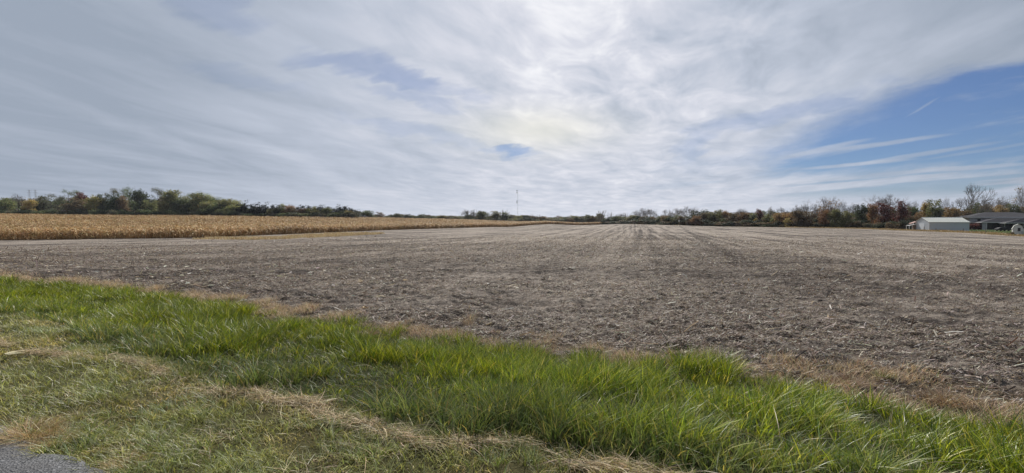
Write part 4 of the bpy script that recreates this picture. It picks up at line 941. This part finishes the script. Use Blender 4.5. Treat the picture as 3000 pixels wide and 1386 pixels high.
def shed():
    Y0 = 150; X0 = PX(2722, Y0); z0 = EYE-3.42
    o = empty('metal_barn', (X0, Y0, z0), AX)   # local x along the long wall, y away from the camera
    L, W, h, rs, e = 10.9, 8.1, 3.0, 1.55, .25
    V, Fc = [], []
    def ribwall(a, b, zt):                       # ribbed siding as one wall
        n = max(2, int((Vector(b)-Vector(a)).length/.3)); d = (Vector(b)-Vector(a)).normalized(); nr_ = Vector((d.y, -d.x, 0))
        i0 = len(V); m = 0
        for i in range(n+1):
            for dx, off in ((0, 0), (.06, .03), (.12, .03), (.18, 0)):
                t = min(i*.3+dx, (Vector(b)-Vector(a)).length); p = Vector(a)+d*t+nr_*off
                V.append((p.x, p.y, -.6)); V.append((p.x, p.y, zt(t))); m += 1
        for i in range(m-1): Fc.append((i0+2*i, i0+2*i+2, i0+2*i+3, i0+2*i+1))
    ribwall((0, 0, 0), (L, 0, 0), lambda t: h); ribwall((L, 0, 0), (L, W, 0), lambda t: h+rs*(1-abs(t/W*2-1)))
    ribwall((L, W, 0), (0, W, 0), lambda t: h); ribwall((0, W, 0), (0, 0, 0), lambda t: h+rs*(1-abs(t/W*2-1)))
    part('wall', V, Fc, M_metal, o)
    V, Fc = [], []
    zr = h+rs+.06; sl_ = rs/(W/2)
    for sgn in (0, 1):
        ya, yb = ((-e, W/2), (W+e, W/2))[sgn]; za = h+.06-sl_*e
        i = len(V); V += [(-e, ya, za), (L+e, ya, za), (L+e, yb, zr), (-e, yb, zr), (-e, ya, za-.09), (L+e, ya, za-.09), (L+e, yb, zr-.09), (-e, yb, zr-.09)]
        Fc += [(i,i+1,i+2,i+3), (i+7,i+6,i+5,i+4), (i,i+4,i+5,i+1), (i+1,i+5,i+6,i+2), (i+3,i+2,i+6,i+7), (i,i+3,i+7,i+4)]
        for k in range(int((L+2*e)/.6)):
            x = -e+.2+k*.6; i = len(V); V += [(x, ya, za+.004), (x+.06, ya, za+.004), (x+.06, yb, zr+.004), (x, yb, zr+.004), (x+.03, ya, za+.045), (x+.03, yb, zr+.045)]
            Fc += [(i, i+4, i+5, i+3), (i+4, i+1, i+2, i+5), (i, i+1, i+4)]
    part('roof', V, Fc, M_mroof, o)
    V, Fc = [], []; tube(V, Fc, (-e-.02, W/2, zr+.03), (L+e+.02, W/2, zr+.03), .07, .07, 6); part('ridge_cap', V, Fc, M_white, o)
    for x in (-.045, L-.03):
        V, Fc = [], []; box(V, Fc, x, x+.12, -.05, .07, -.6, h-.05); part('corner_trim', V, Fc, M_white, o)
    V, Fc = [], []; box(V, Fc, -e, L+e, -e-.05, -e+.0-.01, h-.16, h-.03); part('eave_trim', V, Fc, M_white, o)
    V, Fc = [], []; box(V, Fc, -.085, -.04, 2.6, 5.5, -.5, 2.5); part('sliding_door', V, Fc, M_metal, o)
    tag(o, 'long white metal barn with a shallow gable roof at the right edge of the field', 'barn')
    # lean-to left of the barn
    Yp = 158; o = empty('open_shelter', (PX(2672, Yp), Yp, gz(PX(2672, Yp), Yp)), AX)
    V, Fc = [], []; 
    i = len(V); V += [(-1.4,-1,1.75),(.9,-1,2.15),(.9,1,2.15),(-1.4,1,1.75),(-1.4,-1,1.67),(.9,-1,2.07),(.9,1,2.07),(-1.4,1,1.67)]; Fc += [(0,1,2,3),(7,6,5,4),(0,4,5,1),(1,5,6,2),(2,6,7,3),(3,7,4,0)]
    part('roof', V, Fc, M_white, o)
    V, Fc = [], []; V += [(-.7,-.9,2.5),(1.1,-.9,3.25),(1.1,.9,3.25),(-.7,.9,2.5),(-.7,-.9,2.4),(1.1,-.9,3.15),(1.1,.9,3.15),(-.7,.9,2.4)]; Fc = [(0,1,2,3),(7,6,5,4),(0,4,5,1),(1,5,6,2),(2,6,7,3),(3,7,4,0)]
    part('upper_roof', V, Fc, M_redp, o)
    for x, y, h_ in ((-1.25,-.9,1.7),(.8,-.9,3.05),(-1.25,.9,1.7),(.8,.9,3.05),(-.4,-.9,2.5)):
        V, Fc = [], []; box(V, Fc, x-.06, x+.06, y-.06, y+.06, -.3, h_); part('post', V, Fc, M_white, o)
    V, Fc = [], []; box(V, Fc, .25, .85, -.7, .7, 0, 2.0); part('back_panel', V, Fc, M_wood, o)
    tag(o, 'small open shelter with tilted white and reddish roof panels left of the barn', 'shelter')
shed()
def house():
    Y0 = 175; X0 = PX(2838, Y0); z0 = EYE-3.5
    o = empty('house', (X0, Y0, z0), AX); L, W, h = 25, 10, 4.75; e = .9
    V, Fc = [], []; box(V, Fc, 0, L, 0, W, -.5, h); part('wall', V, Fc, M_stone, o)
    def hip(name, x0, x1, y0, y1, z, rise, ins, over, th=.22):
        V = [(x0-over,y0-over,z),(x1+over,y0-over,z),(x1+over,y1+over,z),(x0-over,y1+over,z),(x0+ins,(y0+y1)/2,z+rise),(x1-ins,(y0+y1)/2,z+rise),
             (x0-over,y0-over,z-th),(x1+over,y0-over,z-th),(x1+over,y1+over,z-th),(x0-over,y1+over,z-th)]
        r = part(name, V, [(0,1,5,4),(1,2,5),(2,3,4,5),(3,0,4),(9,8,7,6)], M_sh, o)
        V, Fc = [], []; a, b, c, d = x0-over, x1+over, y0-over, y1+over
        box(V, Fc, a-.03, b+.03, c-.05, c-.005, z-th-.02, z+.02); box(V, Fc, a-.05, a-.005, c, d, z-th-.02, z+.02); part('fascia', V, Fc, M_white, r)
        return r
    hip('roof', 0, L, 0, W, h+.22, 2.05, 8, e)
    # windows in the upper wall
    for x0 in (2.6, 5.9, 9.2):
        V, Fc = [], []; box(V, Fc, x0, x0+1.1, -.06, -.003, 3.0, 4.25); w = part('window', V, Fc, M_glass, o)
        V, Fc = [], []; box(V, Fc, x0-.1, x0+1.2, -.09, -.062, 4.255, 4.36); box(V, Fc, x0-.1, x0+1.2, -.09, -.062, 2.88, 2.99); box(V, Fc, x0-.1, x0-.01, -.09, -.062, 2.995, 4.25); box(V, Fc, x0+1.11, x0+1.2, -.09, -.062, 2.995, 4.25); part('frame', V, Fc, M_white, w)
    # front wing with porch
    r = hip('wing_roof', .8, 26, -6, -.6, 2.95, 1.75, 6, .5)
    hip('porch_roof', 6, 26, -9.5, -6.2, 2.72, 1.5, 5, .4, .18)
    V, Fc = [], []; box(V, Fc, 3.0, 26, -2.6, -.01, -.5, 2.70); part('porch_wall', V, Fc, M_porch_shade, o)
    V, Fc = [], []; box(V, Fc, .85, 1.95, -5.9, -5.75, -.5, 2.7); part('screen_wall', V, Fc, M_stone, o)
    for x in (2.05, 7.5, 13, 18.5, 24):
        V, Fc = [], []; box(V, Fc, x, x+.22, -6.0, -5.78, -.5, 2.72); part('column', V, Fc, M_white, o)
    for x in (4.5, 8.5, 12, 15.5):
        V, Fc = [], []; box(V, Fc, x, x+1.5, -2.66, -2.605, .9, 2.2); part('window', V, Fc, M_glass, o)
    V, Fc = [], []; box(V, Fc, 1.0, 26, -6.2, -.5, -.45, .06); part('porch_floor', V, Fc, M_stone, o)
    tag(o, 'pale house with dark hipped shingle roofs and a shaded porch at the right edge', 'house')
house()
def garden_shed():
    Y0 = 115; X0 = PX(2982, Y0); o = empty('garden_shed', (X0, Y0, gz(X0, Y0)), -.8); w, d = .98, 1.0
    prof = [(-w, 0), (-w, 1.55), (-.95, 2.35), (0, 2.78), (.95, 2.35), (w, 1.55), (w, 0)]; prof = [(x*(.7 if abs(x) < .96 and abs(x) != w else 1), z) for x, z in prof]
    V = [(x, -d, z-(.3 if z == 0 else 0)) for x, z in prof]+[(x, d, z-(.3 if z == 0 else 0)) for x, z in prof]
    part('wall', V, [tuple(range(7)), tuple(range(13, 6, -1))]+[(0, 7, 8, 1), (5, 12, 13, 6)], M_white, o)
    rp = [(-w-.1, 1.48), (-.7, 2.42), (0, 2.87), (.7, 2.42), (w+.1, 1.48)]; V = []
    for y in (-d-.12, d+.12):
        for k in (0, .05): V += [(x, y, z+k) for x, z in rp]
    Fc = []
    for i in range(4): Fc += [(5+i, 6+i, 16+i, 15+i), (i, 10+i, 11+i, i+1), (i, i+1, i+6, i+5), (10+i, 15+i, 16+i, 11+i)]
    part('roof', V, Fc, M_mroof, o)
    V, Fc = [], []; box(V, Fc, -.1, .4, -d-.05, -d-.005, 1.0, 1.9); wn = part('window', V, Fc, M_glass, o)
    V, Fc = [], []; box(V, Fc, -.17, .47, -d-.08, -d-.052, 1.905, 1.98); box(V, Fc, -.17, .47, -d-.08, -d-.052, .92, .995); part('frame', V, Fc, M_white, wn)
    V, Fc = [], []; box(V, Fc, .5, .9, -d-.06, -d-.004, .0, 1.0); part('door', V, Fc, M_stone, o)
    tag(o, 'tiny white garden shed with a barn shaped roof and one dark window', 'garden shed')
garden_shed()
T(2963, 675, 16, 112, 'shrub', 'brown', 'small brown bush in front of the left corner of the garden shed')
T(2852, 650, 32, 170, 'shrub', 'red', 'dark reddish hedge bush between the barn and the porch of the house')
T(2866, 652, 26, 171, 'shrub', 'red', 'dark reddish bush at the right end of the hedge beside the porch')
# parked vehicle under a dark cover in front of the porch
def covered():
    Yp = 150; X = PX(2938, Yp); o = empty('trailer', (X, Yp, gz(X, Yp)), AX+.1)
    V = [(-2.0,-.8,.35),(2.0,-.8,.35),(2.0,.8,.35),(-2.0,.8,.35),(-1.9,-.75,.8),(1.9,-.75,.8),(1.9,.75,.8),(-1.9,.75,.8),(-1.0,-.6,1.25),(1.1,-.6,1.3),(1.1,.6,1.3),(-1.0,.6,1.25)]
    part('tarp', V, [(3,2,1,0),(0,1,5,4),(1,2,6,5),(2,3,7,6),(3,0,4,7),(4,5,9,8),(5,6,10,9),(6,7,11,10),(7,4,8,11),(8,9,10,11)], M_black, o)
    for x in (-1.1, 1.1):
        for y in (-.82, .72):
            V, Fc = [], []; tube(V, Fc, (x, y, .33), (x, y+.12, .33), .33, .33, 14); part('wheel', V, Fc, M_black, o)
    tag(o, 'low dark covered trailer on the lawn in front of the porch', 'trailer')
covered()
def post(px, Yd, h, label):
    X = PX(px, Yd); o = empty('fence_post', (X, Yd, gz(X, Yd))); V, Fc = [], []
    tube(V, Fc, (0, 0, -.3), (.02, 0, h), .085, .075, 7); tube(V, Fc, (.02, 0, h), (.02, 0, h+.05), .075, .02, 7)
    p = part('shaft', V, Fc, M_wood, o); tag(o, label, 'fence post', 'fence posts at the right border of the field')
post(2707, 146, 1.5, 'grey fence post standing in front of the left gable of the barn')
post(2847, 132, 1.3, 'fence post just right of the barn at the lawn edge')
post(2888, 125, 1.3, 'fence post on the lawn edge in front of the porch column')
post(2742, 141, 1.0, 'short fence post before the left part of the long barn wall')
post(2822, 135, 1.1, 'short fence post before the right part of the long barn wall')
# ------------------------------------------------------------------ mast and pylons
def mast():
    Yd = 900; X = PX(1516.5, Yd); z0 = gz(X, Yd); H = EYE+(HOR-556)/F*Yd-z0
    o = empty('radio_mast', (X, Yd, z0)); V, Fc = [], []
    r = .55; c = [(r*math.cos(a), r*math.sin(a)) for a in (0, 2.094, 4.188)]; n = int(H/1.5); H = n*1.5
    for x, y in c: tube(V, Fc, (x, y, 0), (x, y, H), .09, .09, 4)
    for i in range(n):
        for k in range(3):
            a, b = c[k], c[(k+1) % 3]; z = i*1.5
            tube(V, Fc, (*a, z), (*b, z+1.5), .04, .04, 3)
    part('lattice', V, Fc, M_steel, o)
    V, Fc = [], []; tube(V, Fc, (0, 0, H), (0, 0, H+4), .07, .04, 5); part('antenna', V, Fc, M_steel, o)
    for py in (559, 565, 589.5, 594.5):
        z = EYE+(HOR-py)/F*Yd-z0; V, Fc = [], []; tube(V, Fc, (-1.5, -.7, z), (-1.5, .5, z), 1.05, 1.05, 16); tube(V, Fc, (-1.5, .5, z), (-1.0, .3, z), .2, .2, 5); part('dish', V, Fc, M_black, o)
    for k, a in enumerate((0.6, 2.69, 4.79)):
        V, Fc = [], []
        for zz in (H*.35, H*.7, H*.97): tube(V, Fc, (0, 0, zz), (H*.55*math.cos(a), H*.55*math.sin(a), 0), .015, .015, 3)
        part('guy_wire', V, Fc, M_steel, o)
    tag(o, 'tall thin lattice mast with four dark dishes above the centre trees', 'mast')
mast()
def pylon(px, label):
    Yd = 1400; X = PX(px, Yd); z0 = gz(X, Yd); H = EYE+(HOR-557)/F*Yd-z0; o = empty('power_pylon', (X, Yd, z0), .2); V, Fc = [], []
    b = 5
    for sx, sy in ((1,1),(1,-1),(-1,1),(-1,-1)): tube(V, Fc, (sx*b, sy*b, 0), (sx*.8, sy*.8, H), .22, .15, 4)
    for i in range(9):
        t0, t1 = i/9, (i+1)/9; w0, w1 = b+(.8-b)*t0, b+(.8-b)*t1
        for s_ in (1, -1): tube(V, Fc, (-w0, s_*w0, H*t0), (w1, s_*w1, H*t1), .1, .1, 3); tube(V, Fc, (w0, s_*w0, H*t0), (-w1, s_*w1, H*t1), .1, .1, 3)
    part('tower', V, Fc, M_steel, o)
    for z in (H-1, H-9):
        V, Fc = [], []; tube(V, Fc, (-7, 0, z), (7, 0, z), .25, .25, 4); tube(V, Fc, (-7, 0, z), (0, 0, z+2), .12, .12, 4); tube(V, Fc, (7, 0, z), (0, 0, z+2), .12, .12, 4); part('crossarm', V, Fc, M_steel, o)
    tag(o, label, 'pylon', 'power pylons behind the left wood')
pylon(90, 'faint power pylon top above the left wood, left of the two'); pylon(108, 'faint power pylon top above the left wood, right of the two')
# ------------------------------------------------------------------ haze
def haze():
    V, Fc = [], []; box(V, Fc, -6700, 6700, -6700, 6700, -24, 95)
    m = bpy.data.materials.new('thin haze'); m.use_nodes = True; N = NT(m.node_tree); N.n.clear()
    out = N.n.new('ShaderNodeOutputMaterial'); p = N.n.new('ShaderNodeVolumePrincipled'); p.inputs['Color'].default_value = (.82, .88, 1, 1)
    p.inputs['Density'].default_value = .00007; p.inputs['Anisotropy'].default_value = .3
    N.l.new(p.outputs[0], out.inputs['Volume'])
    tag(link('haze', pymesh('haze', V, Fc), m), kind='stuff', label='thin pale haze in the air over the fields', cat='haze')
haze()
# members of a group that look alike are told apart by their place in the row
def ordn(i): return str(i)+('th' if 10 < i % 100 < 14 else {1: 'st', 2: 'nd', 3: 'rd'}.get(i % 10, 'th'))
same = {}
for o in list(COL.objects):
    if o.parent is None and 'label' in o and 'kind' not in o: same.setdefault(o['label'], []).append(o)
for lb, os_ in same.items():
    if len(os_) > 1:
        os_.sort(key=lambda o: o.location.x/max(1, o.location.y))
        for i, o in enumerate(os_): o['label'] = ' '.join(lb.replace(',', '').split()[:12])+', '+ordn(i+1)+' from the left'
print('objects', len(bpy.data.objects), 'trees', tcount)
